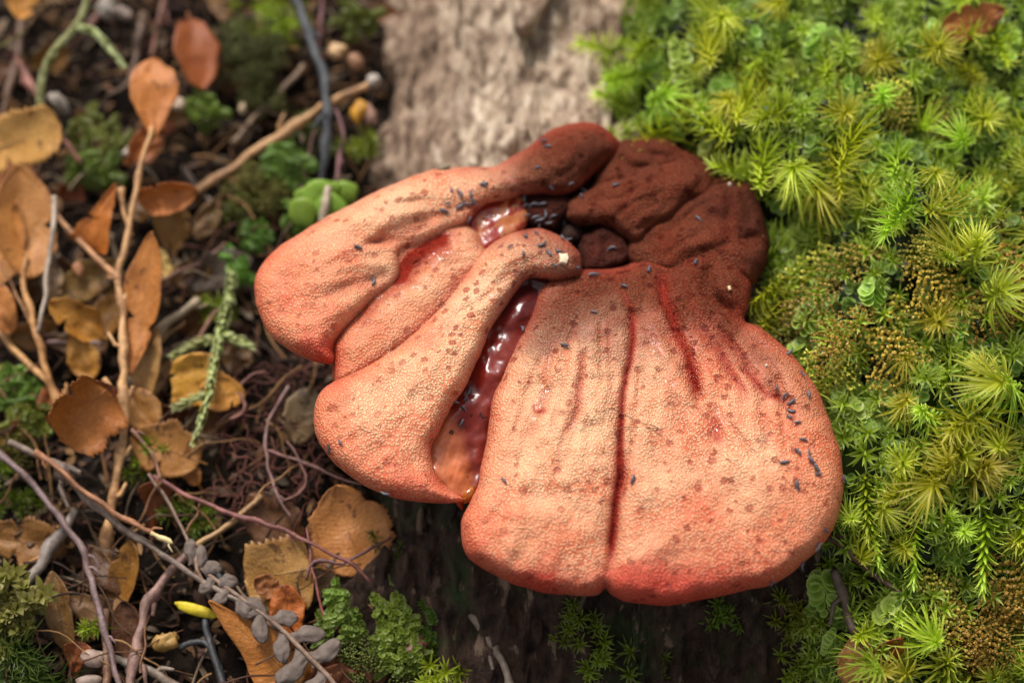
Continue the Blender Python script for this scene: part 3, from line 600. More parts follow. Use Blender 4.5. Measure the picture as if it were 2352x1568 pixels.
hx = [1330, 1395, 1425, 1470, 1512, 1460, 1410]; hy = [990, 938, 948, 968, 983, 980, 984]
V, F = tube_mesh(spline(P(hx, hy, [top_at(a, b) + 3 for a, b in zip(hx, hy)]), 6), 0.75, 5)
tag(wobj('hair_fibre', V, F, TWIG, P(1425, 948, 430), color=(0.12, 0.06, 0.03)), 'thin dark hair lying bent across the front fungus crease', 'fibre')

# ---------------------------------------------------------------- moss on the log
def ribbon_leaves(n, L, Wd, axis, seed, nseg=5, up0=0.1, up1=1.1, curl=1.2, two=True, sweep=0.0):
    """shoot of narrow leaves about +Z; returns V, F, t (0 base .. 1 tip of leaf)"""
    rng = np.random.default_rng(seed); Vs, Fs, Ts, o = [], [], [], 0
    for i in range(n):
        f = i / max(1, n - 1); az = i * 2.39996 + rng.uniform(-.25, .25); el = up0 + (up1 - up0) * f ** 1.5 + rng.uniform(-.12, .12)
        ln = L * (1 - 0.35 * f) * rng.uniform(.8, 1.15); bz = axis * f
        t = np.linspace(0, 1, nseg); ang = el - curl * t ** 1.4 * rng.uniform(.6, 1.3)
        st = ln / (nseg - 1); r = np.concatenate([[0], np.cumsum(np.cos(ang[:-1]) * st)]); z = bz + np.concatenate([[0], np.cumsum(np.sin(ang[:-1]) * st)])
        d = np.array([math.cos(az), math.sin(az), 0]); s = np.array([-math.sin(az), math.cos(az), 0]); tw = rng.uniform(-.5, .5)
        cen = d[None] * r[:, None] + np.array([0, 0, 1.0])[None] * z[:, None] + s[None] * (tw * 10 * t ** 2)[:, None] + np.array([0, -1.0, 0])[None] * (sweep * t ** 1.5 * ln)[:, None]
        wd = Wd * np.minimum(1, 0.45 + 2.5 * t) * (1 - t ** 2.2) + 0.25
        if two:
            v = np.stack([cen - s * wd[:, None] + [0, 0, 1.2], cen, cen + s * wd[:, None] + [0, 0, 1.2]], 1).reshape(-1, 3); k = 3
        else:
            v = np.stack([cen - s * wd[:, None], cen + s * wd[:, None]], 1).reshape(-1, 3); k = 2
        ii = np.arange(nseg * k).reshape(nseg, k)
        Fs.append(np.stack([ii[:-1, :-1], ii[:-1, 1:], ii[1:, 1:], ii[1:, :-1]], -1).reshape(-1, 4) + o); Vs.append(v); Ts.append(np.repeat(t, k) * 0.75 + 0.25 * f); o += len(v)
    return np.concatenate(Vs), np.concatenate(Fs), np.concatenate(Ts)

def round_leaves(n, r, axis, seed, drop=0.4):
    rng = np.random.default_rng(seed); Vs, Fs, Ts, o = [], [], [], 0; k = 10
    a = np.arange(k) * 2 * math.pi / k
    for i in range(n):
        f = i / max(1, n - 1); side = 1 if i % 2 else -1; rr = r * (0.65 + 0.45 * math.sin(math.pi * min(1, f * 0.8 + 0.2))) * rng.uniform(.85, 1.12)
        ring1 = np.stack([np.cos(a) * .55, np.sin(a) * .55, 0 * a + 0.05], 1); ring2 = np.stack([np.cos(a), np.sin(a), 0 * a + 0.28 + 0.07 * np.sin(3 * a + i)], 1)
        v = np.concatenate([[[0, 0, 0]], ring1, ring2]) * rr
        v = v @ rot('Y', side * rng.uniform(.25, .7)).T @ rot('X', rng.uniform(-.5, .1)).T + np.array([side * rr * 0.72, -axis * f, 10 * f - drop * axis * f ** 2 * 0.5 + rng.uniform(-3, 3)])
        F = [(0, 1 + j, 1 + (j + 1) % k, 0) for j in range(k)]
        F2 = [(1 + j, 1 + k + j, 1 + k + (j + 1) % k, 1 + (j + 1) % k) for j in range(k)]
        tri = [(x[0], x[1], x[2]) for x in F] + [(q[0], q[1], q[2]) for q in F2] + [(q[0], q[2], q[3]) for q in F2]
        Vs.append(v); Fs.append(np.array(tri) + o); Ts.append(np.concatenate([[0.3], np.full(k, .55), np.full(k, 1.0)])); o += len(v)
    return np.concatenate(Vs), np.concatenate(Fs), np.concatenate(Ts)

OCT = np.array([[1, 0, 0], [-1, 0, 0], [0, 1, 0], [0, -1, 0], [0, 0, 1], [0, 0, -1]], float)
OCF = np.array([[0, 2, 4], [2, 1, 4], [1, 3, 4], [3, 0, 4], [2, 0, 5], [1, 2, 5], [3, 1, 5], [0, 3, 5]])
def crisp_frond(L, nb, bl, seed, crumb=3.5):
    rng = np.random.default_rng(seed); Vs, Fs, Ts, o = [], [], [], 0
    def add(c, s):
        nonlocal o
        v = OCT * s * rng.uniform(.7, 1.3, (6, 3)) @ rot('Z', rng.uniform(0, 3)).T @ rot('X', rng.uniform(0, 3)).T + c
        Vs.append(v); Fs.append(OCF + o); Ts.append(np.full(6, rng.uniform(.2, 1))); o += 6
    for i in range(nb):
        f = i / (nb - 1); base = np.array([6 * math.sin(f * 3 + seed), -L * f, 16 * math.sin(f * 2.5) - 22 * f * f])
        add(base, crumb)
        for side in (-1, 1):
            ln = bl * math.sin(math.pi * (0.15 + 0.75 * f)) * rng.uniform(.75, 1.15)
            m = max(3, int(ln / (crumb * 1.15)))
            for j in range(m):
                g = (j + 1) / m; c = base + np.array([side * ln * g * 0.9, -ln * g * 0.55, 6 * g - 16 * g * g + rng.uniform(-4, 4)]) + rng.uniform(-2, 2, 3)
                add(c, crumb * rng.uniform(.85, 1.25) * (1 - .3 * g))
                if rng.random() < 0.5: add(c + rng.uniform(-1, 1, 3) * crumb * 1.3, crumb * .7)
    return np.concatenate(Vs), np.concatenate(Fs), np.concatenate(Ts)

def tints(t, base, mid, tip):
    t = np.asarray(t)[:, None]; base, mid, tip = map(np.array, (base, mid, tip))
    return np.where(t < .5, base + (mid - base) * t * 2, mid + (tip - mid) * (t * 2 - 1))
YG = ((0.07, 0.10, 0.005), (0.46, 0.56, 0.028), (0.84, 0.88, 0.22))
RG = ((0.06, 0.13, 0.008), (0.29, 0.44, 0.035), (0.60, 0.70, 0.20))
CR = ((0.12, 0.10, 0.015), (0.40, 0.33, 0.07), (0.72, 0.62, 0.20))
STAR = []
for i in range(7):
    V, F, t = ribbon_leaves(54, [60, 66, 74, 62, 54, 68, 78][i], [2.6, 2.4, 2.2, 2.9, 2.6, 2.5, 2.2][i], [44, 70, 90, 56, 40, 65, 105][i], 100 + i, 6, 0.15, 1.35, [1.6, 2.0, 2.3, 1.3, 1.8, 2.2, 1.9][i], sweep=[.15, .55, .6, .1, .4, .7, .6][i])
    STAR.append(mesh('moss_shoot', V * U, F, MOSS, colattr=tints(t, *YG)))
HANG = []
for i in range(3):
    V, F, t = ribbon_leaves(64, [44, 50, 46][i], 3.2, [150, 175, 130][i], 130 + i, 5, 0.5, 1.35, 0.6)
    HANG.append(mesh('moss_shoot', V * U, F, MOSS, colattr=tints(t, *YG)))
PLUME = []
for i in range(6):
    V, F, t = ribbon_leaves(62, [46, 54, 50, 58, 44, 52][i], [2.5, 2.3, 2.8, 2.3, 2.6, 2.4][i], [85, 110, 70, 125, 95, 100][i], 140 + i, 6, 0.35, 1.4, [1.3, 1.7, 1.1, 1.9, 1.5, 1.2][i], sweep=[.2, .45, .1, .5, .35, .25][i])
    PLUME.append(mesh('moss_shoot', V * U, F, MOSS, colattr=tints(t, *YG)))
ROUND = []
for i in range(5):
    V, F, t = round_leaves([12, 14, 10, 16, 11][i], [14, 12.5, 15.5, 12, 14.5][i], [60, 85, 50, 105, 62][i], 150 + i)
    ROUND.append(mesh('liverwort_shoot', V * U, F, MOSS, colattr=tints(t, *RG)))
CRISP = []
for i in range(5):
    V, F, t = crisp_frond([95, 120, 80, 140, 105][i], [9, 11, 8, 13, 10][i], [48, 44, 55, 40, 62][i], 170 + i)
    CRISP.append(mesh('liverwort_frond', V * U, F, MOSS, colattr=tints(t, *CR), smooth=False))

def put_moss(data, name, px, py, lab, cat, grp, colr, tilt=0.35, scale=1.0, az=None, lift=6, dirn=None, f=f_moss):
    X = onsurf(f, px, py)
    o = obj(name, data, color=colr)
    a = R.uniform(0, 6.28) if az is None else az
    ta = R.uniform(0, 6.28) if dirn is None else dirn; tv = R.uniform(0, tilt) if dirn is None else tilt
    M = CF @ rot('Z', ta) @ rot('X', tv) @ rot('Z', a - ta)
    s = scale * R.uniform(.88, 1.12) * (1.3 if name == 'moss_shoot' else 1.15)
    MM = Matrix((M * s).tolist()).to_4x4(); MM.translation = Vector((X + AW * lift) * U); o.matrix_world = MM
    px, py = float(px), float(py); fd = seg_dist(np.array([[px, py]]), FUNG, True)[0][0]
    k_ = ' leaning over the bare wood' if moss_in(px, py) < 110 and py < 330 else ' against the brown base of the fungus' if fd < 75 and py < 700 else ' along the right rim of the fungus' if fd < 80 else ' in the shaded lower moss' if py > 1180 else ' deep in the open moss carpet' if px > 2050 else ' between the fungus and the open moss carpet'
    if 'hanging' in lab: k_ = ''
    return tag(o, lab + k_, cat, grp + k_)
FUNG = spline([(1425, 320), (1600, 350), (1720, 420), (1765, 540), (1740, 650), (1710, 740), (1840, 840), (1935, 1100), (1890, 1250), (1780, 1335), (1400, 1300), (1300, 600)], 20, True)
LS = ('bright yellow green feathery moss shoot', 'moss', 'feathery moss shoots on the log')
LO = ('olive brown withering feathery moss shoot', 'moss', 'withering feathery moss shoots on the log')
LH = ('long green moss shoot hanging down like a feathery tail', 'moss', 'hanging feathery moss shoots')
LR = ('pale green round leaved liverwort shoot', 'liverwort', 'round leaved liverwort shoots on the log')
LC = ('crisp mealy yellow olive liverwort frond', 'liverwort', 'crisp liverwort fronds on the log')
LD = ('crisp mealy brown ochre liverwort frond', 'liverwort', 'brown crisp liverwort fronds on the log')
used = []
def c5(l): return [(1320.7 + x * .4385, y * .4385) for x, y in l]
def c6(l): return [(1665.2 + x * .4028, 516.8 + y * .4028) for x, y in l]
def c7(l): return [(1665.2 + x * .3043, 1091 + y * .3043) for x, y in l]
stars = c5([(250, 290), (420, 210), (380, 390), (500, 430), (690, 190), (920, 330), (1150, 220), (820, 560), (930, 520), (490, 660), (1000, 760), (1130, 570), (1350, 750), (800, 810), (990, 980), (1190, 900), (1420, 960), (1690, 800), (1480, 640), (1760, 1020), (1960, 980), (2120, 920), (2270, 720), (2200, 1110), (2000, 360), (2050, 500), (1080, 50), (430, 20), (2150, 150), (280, 560), (600, 580), (700, 60)])
stars += c6([(330, 400), (450, 250), (1500, 450), (1310, 730), (1320, 1020), (1500, 1040), (380, 120), (1680, 700), (1150, 1380), (1560, 900)])
olive = c5([(1620, 300), (1840, 270), (2080, 640), (1980, 230), (740, 130), (1270, 1060)]) + c6([(1170, 520), (1450, 870), (1000, 1060), (1230, 1250), (1600, 1230), (1210, 1450), (1480, 1340), (1400, 260)]) + c7([(1640, 80), (1800, 80), (1400, 1480)])
hang = c6([(970, 1230), (790, 1400)]) + c7([(1040, 130), (1420, 260), (1960, 250), (1680, 1150), (1830, 1230), (2200, 150)])
rnd = c5([(540, 230), (760, 430), (720, 740), (1350, 450), (1290, 510), (1440, 420), (1480, 540), (1560, 220), (1560, 760), (1560, 880), (1820, 820), (1110, 1220), (1900, 640), (2040, 580), (1280, 20), (1300, 170), (1390, 230), (1500, 300), (1210, 1150), (1880, 130), (1720, 20), (1060, 140), (2250, 540), (1130, 330)]) + c6([(690, 900), (690, 1010), (850, 1050), (840, 330), (520, 470), (460, 670), (1160, 770), (1230, 840), (920, 900), (350, 60), (1370, 540)]) + c7([(1450, 820), (830, 1180), (720, 750), (1300, 950), (700, 950)])
crs = c5([(1580, 480), (1730, 430), (1880, 500), (1640, 240), (1380, 1180), (1560, 1210), (1900, 1190)]) + c6([(600, 130), (640, 280), (880, 120), (680, 620), (540, 860), (350, 640)]) + c7([(1480, 700), (1740, 760)])
crd = c5([(2200, 1290)]) + c6([(1050, 200), (950, 400), (900, 600), (1580, 240), (820, 470), (1640, 330)]) + c7([(1980, 580), (2050, 780), (2150, 880), (1960, 1050), (1700, 930), (2200, 680)])
for x, y in stars:
    left = moss_in(x, y) < 120
    pl = left or R.random() < .6
    put_moss(R.choice(PLUME if pl else STAR), 'moss_shoot', x, y, *LS, R.choice([(1.15, 1.12, 1), (1.25, 1.15, .8), (1.05, 1.12, 1), (1.35, 1.25, 1.2)]), (R.uniform(.9, 1.25) if left else R.uniform(.55, 1.1)) if pl else .45, R.uniform(0.85, 1.2), dirn=R.uniform(-2.0, -.5) if left else (R.uniform(-1.2, 1.9) if pl else None), lift=26); used.append((x, y))
for x, y in olive: put_moss(R.choice(STAR + PLUME), 'moss_shoot', x, y, *LO, (1.05, 0.88, 0.7), 0.5, R.uniform(.9, 1.15), lift=8); used.append((x, y))
for x, y in hang: put_moss(R.choice(HANG), 'moss_shoot', x, y, *LH, (1.0, 1.1, 0.9), 1.35, R.uniform(.85, 1.05), dirn=math.pi + R.uniform(-.25, .25) if False else R.uniform(-.2, .2), lift=22); used.append((x, y))
for x, y in rnd: put_moss(R.choice(ROUND), 'liverwort_shoot', x, y, *LR, (1, 1, 1), 0.4, R.uniform(.8, 1.15), az=R.uniform(-.7, .7), lift=30); used.append((x, y))
for x, y in crs: put_moss(R.choice(CRISP), 'liverwort_frond', x, y, *LC, (1.3, 1.3, 1), 0.4, R.uniform(1.0, 1.3), az=R.uniform(-.9, .9), lift=38); used.append((x, y))
for x, y in crd: put_moss(R.choice(CRISP), 'liverwort_frond', x, y, *LD, (1.3, 1.12, 0.75), 0.4, R.uniform(1.1, 1.45), az=R.uniform(-.9, .9), lift=42); used.append((x, y))
FUNG = spline([(1425, 320), (1600, 350), (1720, 420), (1765, 540), (1740, 650), (1710, 740), (1840, 840), (1935, 1100), (1890, 1250), (1780, 1335), (1400, 1300), (1300, 600)], 20, True)
n = 0; tries = 0
while n < 135 and tries < 6000:
    tries += 1; x = R.uniform(1380, 2420); y = R.uniform(-50, 1620)
    if moss_in(x, y) < 15 or inside(np.array([[x, y]]), FUNG)[0]: continue
    if min(math.hypot(x - a, y - b2) for a, b2 in used) < 46: continue
    if y > 1250 and R.random() < .45: continue
    used.append((x, y)); n += 1; k = R.random()
    if k < 0.42: put_moss(R.choice(STAR + PLUME * 2), 'moss_shoot', x, y, *LS, R.choice([(1.1, 1.1, 1), (1.2, 1.15, .8), (.95, 1.05, .9)]), 0.8, R.uniform(.75, 1.0), lift=4)
    elif k < 0.55: put_moss(R.choice(STAR), 'moss_shoot', x, y, *LO, (1.05, 0.88, 0.7), 0.6, R.uniform(.75, 1.0), lift=2)
    elif k < 0.88: put_moss(R.choice(ROUND), 'liverwort_shoot', x, y, *LR, (1, 1, 1), 0.5, R.uniform(.75, 1.05), az=R.uniform(-1.2, 1.2), lift=6)
    else: put_moss(R.choice(CRISP), 'liverwort_frond', x, y, *LC, (1, 1, 1), 0.4, R.uniform(.7, 1.0), az=R.uniform(-1.2, 1.2), lift=8)

# the mass of small moss beneath them: one carpet
V, F = grid_mesh(np.arange(-100, 2000, 12.0), np.arange(-1300, 1500, 12.0), f_moss)
nz = fbm(V[:, 0] / 25, V[:, 1] / 25, 81, 3)
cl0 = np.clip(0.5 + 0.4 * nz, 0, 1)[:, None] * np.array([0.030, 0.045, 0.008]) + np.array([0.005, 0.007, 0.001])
parts = [(V, np.concatenate([F[:, [0, 1, 2]], F[:, [0, 2, 3]]]))]; cols = [cl0]
def scatter(tmpl, n, region, smin, smax, zoff, tint_scale, f, keep, tilt=0.7):
    Vt, Ft, tt = tmpl; m = 0
    if Ft.shape[1] == 4: Ft = np.concatenate([Ft[:, [0, 1, 2]], Ft[:, [0, 2, 3]]])
    for _ in range(n):
        x = R.uniform(region[0], region[2]); y = R.uniform(region[1], region[3])
        if not keep(x, y): continue
        z = float(f(x, y))
        M = CF @ rot('Z', R.uniform(0, 6.28)) @ rot('X', R.uniform(0, tilt)) @ rot('Z', R.uniform(0, 6.28))
        parts.append(((Vt * R.uniform(smin, smax)) @ M.T + np.array([x, y, z + zoff]), Ft)); cols.append(tint_scale[0] * tints(tt, *tint_scale[1]) * R.uniform(.6, 1.2))
def keepm(x, y):
    px, py = pix(np.array([x, y, 250.0])); px2, py2 = float(px), float(py)
    return moss_in(px2, py2) > 0 and not (-60 < px2 < 0) and px2 < 2900 and -420 < py2 < 1950 and not inside(np.array([[px2, py2]]), FUNG)[0]
lowst = [ribbon_leaves(18, 48, 3.2, 36, 200 + i, 4, 0.1, 1.2, 1.1, False) for i in range(3)]
lowrd = [round_leaves(6, 14, 36, 210 + i) for i in range(3)]
reg = (150, -1300, 1750, 1350)
for tm in lowst: scatter(tm, 1150, reg, .6, 1.2, 4, (0.75, YG), f_moss, keepm)
for tm in lowrd: scatter(tm, 760, reg, .6, 1.2, 2, (0.6, RG), f_moss, keepm)
V, F = join(parts)
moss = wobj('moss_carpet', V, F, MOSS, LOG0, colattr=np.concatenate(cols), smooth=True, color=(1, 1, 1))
tag(moss, 'dense carpet of small green moss covering the log beside the fungus', 'moss', kind='stuff')

# ---------------------------------------------------------------- leaf litter
def leaf_mesh(L, W, shape='oval', teeth=0, fold=0.0, curl=0.0, roll=0.0, notch=0, seed=0, ny=40, nx=12, wave=7, twist=0.0):
    rng = np.random.default_rng(seed)
    t = np.linspace(0, 1, ny); s = np.linspace(-1, 1, nx + 1)
    if shape == 'oval': w0 = np.sin(math.pi * t ** 0.85) ** 0.62
    elif shape == 'spoon': w0 = np.sin(math.pi * t ** 1.5) ** 0.6
    elif shape == 'lance': w0 = np.sin(math.pi * t ** 0.8) ** 0.9
    elif shape == 'tri': w0 = np.minimum(1, (1 - t) * 1.05 + 0.02) * np.minimum(1, t * 12) ** .5
    else: w0 = np.minimum(1, np.minimum(t * 9, (1 - t) * 9)) ** 0.5
    w0 = w0 * (1 + 0.06 * vnoise(t * 4, t * 0 + seed, seed)) + 0.012
    saw = (t * teeth) % 1.0 if teeth else 0 * t
    S, T = np.meshgrid(s, t)
    wd = (W / 2) * w0[:, None] * (1 + (0.16 * (saw[:, None] - .4) * (np.abs(S) > 0.99) if teeth else 0))
    wd = wd * (1 + 0.10 * fbm(T * 6 + seed, np.sign(S) * 3.0, seed + 2, 3) * (np.abs(S) > .5))
    for _ in range(int(rng.integers(0, 3))):
        t0, sd_, dp, wt = rng.uniform(.2, .95), rng.choice([-1, 1]), rng.uniform(.2, .6), rng.uniform(.02, .06)
        wd = wd * (1 - dp * np.exp(-((T - t0) / wt) ** 2) * (S * sd_ > .3))
    if not curl: curl = rng.uniform(-.7, .7)
    X = S * wd; Y = (T - 0.5) * L
    if teeth: Y = Y + (np.abs(S) > .99) * 0.02 * L * saw[:, None]
    if notch: Y = Y - notch * np.exp(-(S / .3) ** 2) * sm(.75, 1, T)
    Z = fold * np.abs(S) * wd * 0.9 + wave * fbm(S * 1.4 + seed, T * 3, seed + 4, 2)
    if roll:                      # roll across the width
        a = X / (W / 2) * roll; r = (W / 2) / roll; X2 = r * np.sin(a); Z = Z + r * (1 - np.cos(a)); X = X2
    if curl:                      # bend along the length
        a = (T - .5) * curl; r = L / curl; Y2 = (r - Z) * np.sin(a); Z = r - (r - Z) * np.cos(a); Y = Y2
    if twist:
        a = (T - .5) * twist; X, Z = X * np.cos(a) - Z * np.sin(a), X * np.sin(a) + Z * np.cos(a)
    V = np.stack([X, Y, Z], -1).reshape(-1, 3); i = np.arange(ny * (nx + 1)).reshape(ny, nx + 1)
    F = np.stack([i[:-1, :-1], i[:-1, 1:], i[1:, 1:], i[1:, :-1]], -1).reshape(-1, 4)
    mid = np.stack([X[:, nx // 2], Y[:, nx // 2], Z[:, nx // 2]], 1)
    return V, F, S.ravel(), T.ravel(), mid
def leaf(px, py, z, L, W, ang, colr, label=None, tilt=(0, 0), parent=None, porg=None, petiole=0, name='dead_leaf', group=None, **k):
    """ang: direction of the tip in the picture, degrees anticlockwise from up"""
    colr = (min(.85, colr[0] * 1.08), colr[1] * 0.9, colr[2] * 0.58)
    V, F, S, T, mid = leaf_mesh(L * 1.06, W * 1.08, **k)
    M = CF @ rot('Z', math.radians(ang)) @ rot('X', math.radians(tilt[0])) @ rot('Y', math.radians(tilt[1]))
    c = P(px, py, z); X = V @ M.T + c; md = mid @ M.T + c
    org = porg if parent is not None else c
    o = wobj('leaf' if parent is not None else name, X, F, LEAF, org, parent, colr, attrs={'across': S, 'along': T})
    so = o.modifiers.new('thickness', 'SOLIDIFY'); so.thickness = 2.2 * U; so.offset = 0
    tip = md[:-4]; n0 = AW * 1.0
    base = [md[0] - (md[2] - md[0]) / np.linalg.norm(md[2] - md[0]) * petiole] if petiole else []
    pts = np.concatenate([np.array(base).reshape(-1, 3), tip[::3]])
    v, f = tube_mesh(pts, [2.6, 2.2, 0.8], 6)
    rb = wobj('midrib', v, f, TWIG, org, o if parent is None else parent, tuple(x * 0.75 for x in colr))
    if parent is not None: rb.parent = o; rb.location = (0, 0, 0)
    if parent is None: tag(o, label, 'leaf', group)
    return o
def twig(pts, rad, colr, label=None, name='twig', cat='twig', rough=0.32, ns=8, flat=1.0, step=14, parent=None, porg=None, mat=None, group=None):
    a = np.array(pts, float); X = spline(P(a[:, 0], a[:, 1], a[:, 2]), step)
    X = X + 3.0 * np.stack([vnoise(np.arange(len(X)) * .5 + k * 31.7, X[:, 0] * 0 + a[0, 0], k) for k in range(3)], 1)
    q = random.Random(int(abs(a[0, 0] * 7 + a[0, 1]))); n_ = len(X); ra = np.interp(np.linspace(0, 1, n_), np.linspace(0, 1, len(rad)), rad); tt = np.linspace(0, 1, n_); stubs = []
    if rough > .1:
        for _ in range(max(1, n_ // 9)):
            tk = q.random(); ra = ra * (1 + q.uniform(.15, .5) * np.exp(-((tt - tk) * n_ / 1.3) ** 2)); i = min(n_ - 2, max(1, int(tk * n_)))
            if q.random() < .6:
                tv = X[i + 1] - X[i]; tv /= np.linalg.norm(tv); sd_ = np.cross(tv, AW) * q.choice([-1, 1]); L_ = ra[i] * q.uniform(1.6, 3.6)
                stubs.append(tube_mesh(np.array([X[i], X[i] + (sd_ + tv * .5) * L_ * .5, X[i] + (sd_ * .8 + tv + AW * .3) * L_]), [ra[i] * .5, ra[i] * .4, ra[i] * .25], 6))
    V, F = join([tube_mesh(X, ra * .86, ns, rough, flat, int(a[0, 0]) % 97)] + stubs)
    org = porg if parent is not None else X[len(X) // 2]
    o = wobj(name, V, F, mat or TWIG, org, parent, colr)
    if parent is None: tag(o, label, cat, group)
    return o
ORA, TAN, PAL, BRN, RED, OCH = (0.56, 0.235, 0.07), (0.55, 0.33, 0.15), (0.70, 0.46, 0.20), (0.22, 0.11, 0.045), (0.36, 0.115, 0.035), (0.36, 0.20, 0.05)

# the upright dead seedling with its leaves
S1 = P(250, 1300, 10)
seed1 = bpy.data.objects.new('dead_seedling', None); col.objects.link(seed1); seed1.location = Vector(S1 * U); seed1.empty_display_size = .005
tag(seed1, 'dead orange seedling with a tall pale stem and an oval leaf at its top', 'seedling')
SC = (0.60, 0.33, 0.14)
k1 = dict(parent=seed1, porg=S1)
twig([(240, 1310, 5), (248, 1200, 40), (268, 1100, 70), (286, 960, 110), (282, 850, 135), (280, 720, 150), (274, 630, 165), (296, 530, 185), (314, 430, 205), (322, 375, 215), (342, 312, 225), (350, 292, 228)], [13, 12, 13, 12, 10, 9, 7, 6], SC, name='stem', **k1)
twig([(276, 640, 165), (210, 580, 150), (135, 500, 135), (60, 420, 125)], [8, 7, 5], (0.50, 0.24, 0.10), name='branch', **k1)
twig([(300, 540, 180), (285, 480, 190), (280, 430, 200)], [6, 6, 9], (0.62, 0.34, 0.15), name='branch', **k1)
leaf(352, 225, 235, 200, 108, 2, (0.62, 0.27, 0.09), shape='spoon', notch=14, roll=0.35, seed=1, tilt=(-12, 8), **k1)
leaf(236, 498, 190, 160, 120, -20, (0.52, 0.20, 0.045), shape='tri', teeth=14, roll=0.9, seed=2, tilt=(10, -25), **k1)
leaf(388, 448, 195, 150, 95, -80, (0.54, 0.21, 0.06), shape='oval', roll=1.2, seed=3, tilt=(20, 20), **k1)
leaf(332, 700, 150, 330, 92, 172, (0.54, 0.245, 0.075), shape='lance', roll=0.7, seed=4, tilt=(6, 18), wave=7, **k1)
leaf(322, 335, 170, 90, 50, 150, (0.40, 0.14, 0.03), shape='oval', roll=0.6, seed=5, **k1)
# the second dead seedling at the left edge
S2 = P(145, 960, 20)
seed2 = bpy.data.objects.new('dead_seedling', None); col.objects.link(seed2); seed2.location = Vector(S2 * U); seed2.empty_display_size = .005
tag(seed2, 'dead branching seedling with large folded tan leaf beside the grey grass stem', 'seedling')
k2 = dict(parent=seed2, porg=S2)
twig([(150, 965, 15), (120, 890, 60), (92, 800, 95), (70, 720, 115), (52, 640, 130), (62, 590, 140)], [11, 11, 9, 7], (0.56, 0.28, 0.10), name='stem', **k2)
twig([(118, 885, 60), (60, 830, 55), (0, 765, 50), (-30, 735, 45)], [9, 9, 8], (0.58, 0.30, 0.10), name='branch', **k2)
twig([(145, 950, 20), (80, 915, 30), (30, 880, 35), (-20, 830, 30)], [8, 8, 7], (0.44, 0.20, 0.08), name='branch', **k2)
twig([(84, 775, 98), (40, 680, 110), (-10, 590, 115)], [5, 4, 3], (0.40, 0.20, 0.08), name='branch', **k2)
leaf(52, 515, 140, 270, 150, 8, (0.58, 0.31, 0.13), shape='oval', fold=0.35, roll=0.4, seed=6, tilt=(-10, 25), **k2)
leaf(20, 560, 128, 200, 90, -15, (0.55, 0.29, 0.12), shape='lance', seed=7, tilt=(0, -20), **k2)
leaf(2, 702, 120, 130, 70, 20, (0.58, 0.27, 0.10), shape='oval', seed=8, roll=.4, **k2)
o = leaf(188, 950, 170, 150, 170, 140, (0.46, 0.19, 0.045), 'x', shape='box', teeth=13, roll=0.8, seed=9, tilt=(15, -30), **k2)
leaf(225, 920, 150, 120, 100, 205, (0.24, 0.07, 0.018), shape='oval', teeth=12, roll=-0.8, seed=10, tilt=(-30, 35), **k2)
twig([(225, 960, 130), (236, 1040, 95), (245, 1110, 60)], [5, 5, 5], (0.45, 0.22, 0.09), name='branch', **k2)

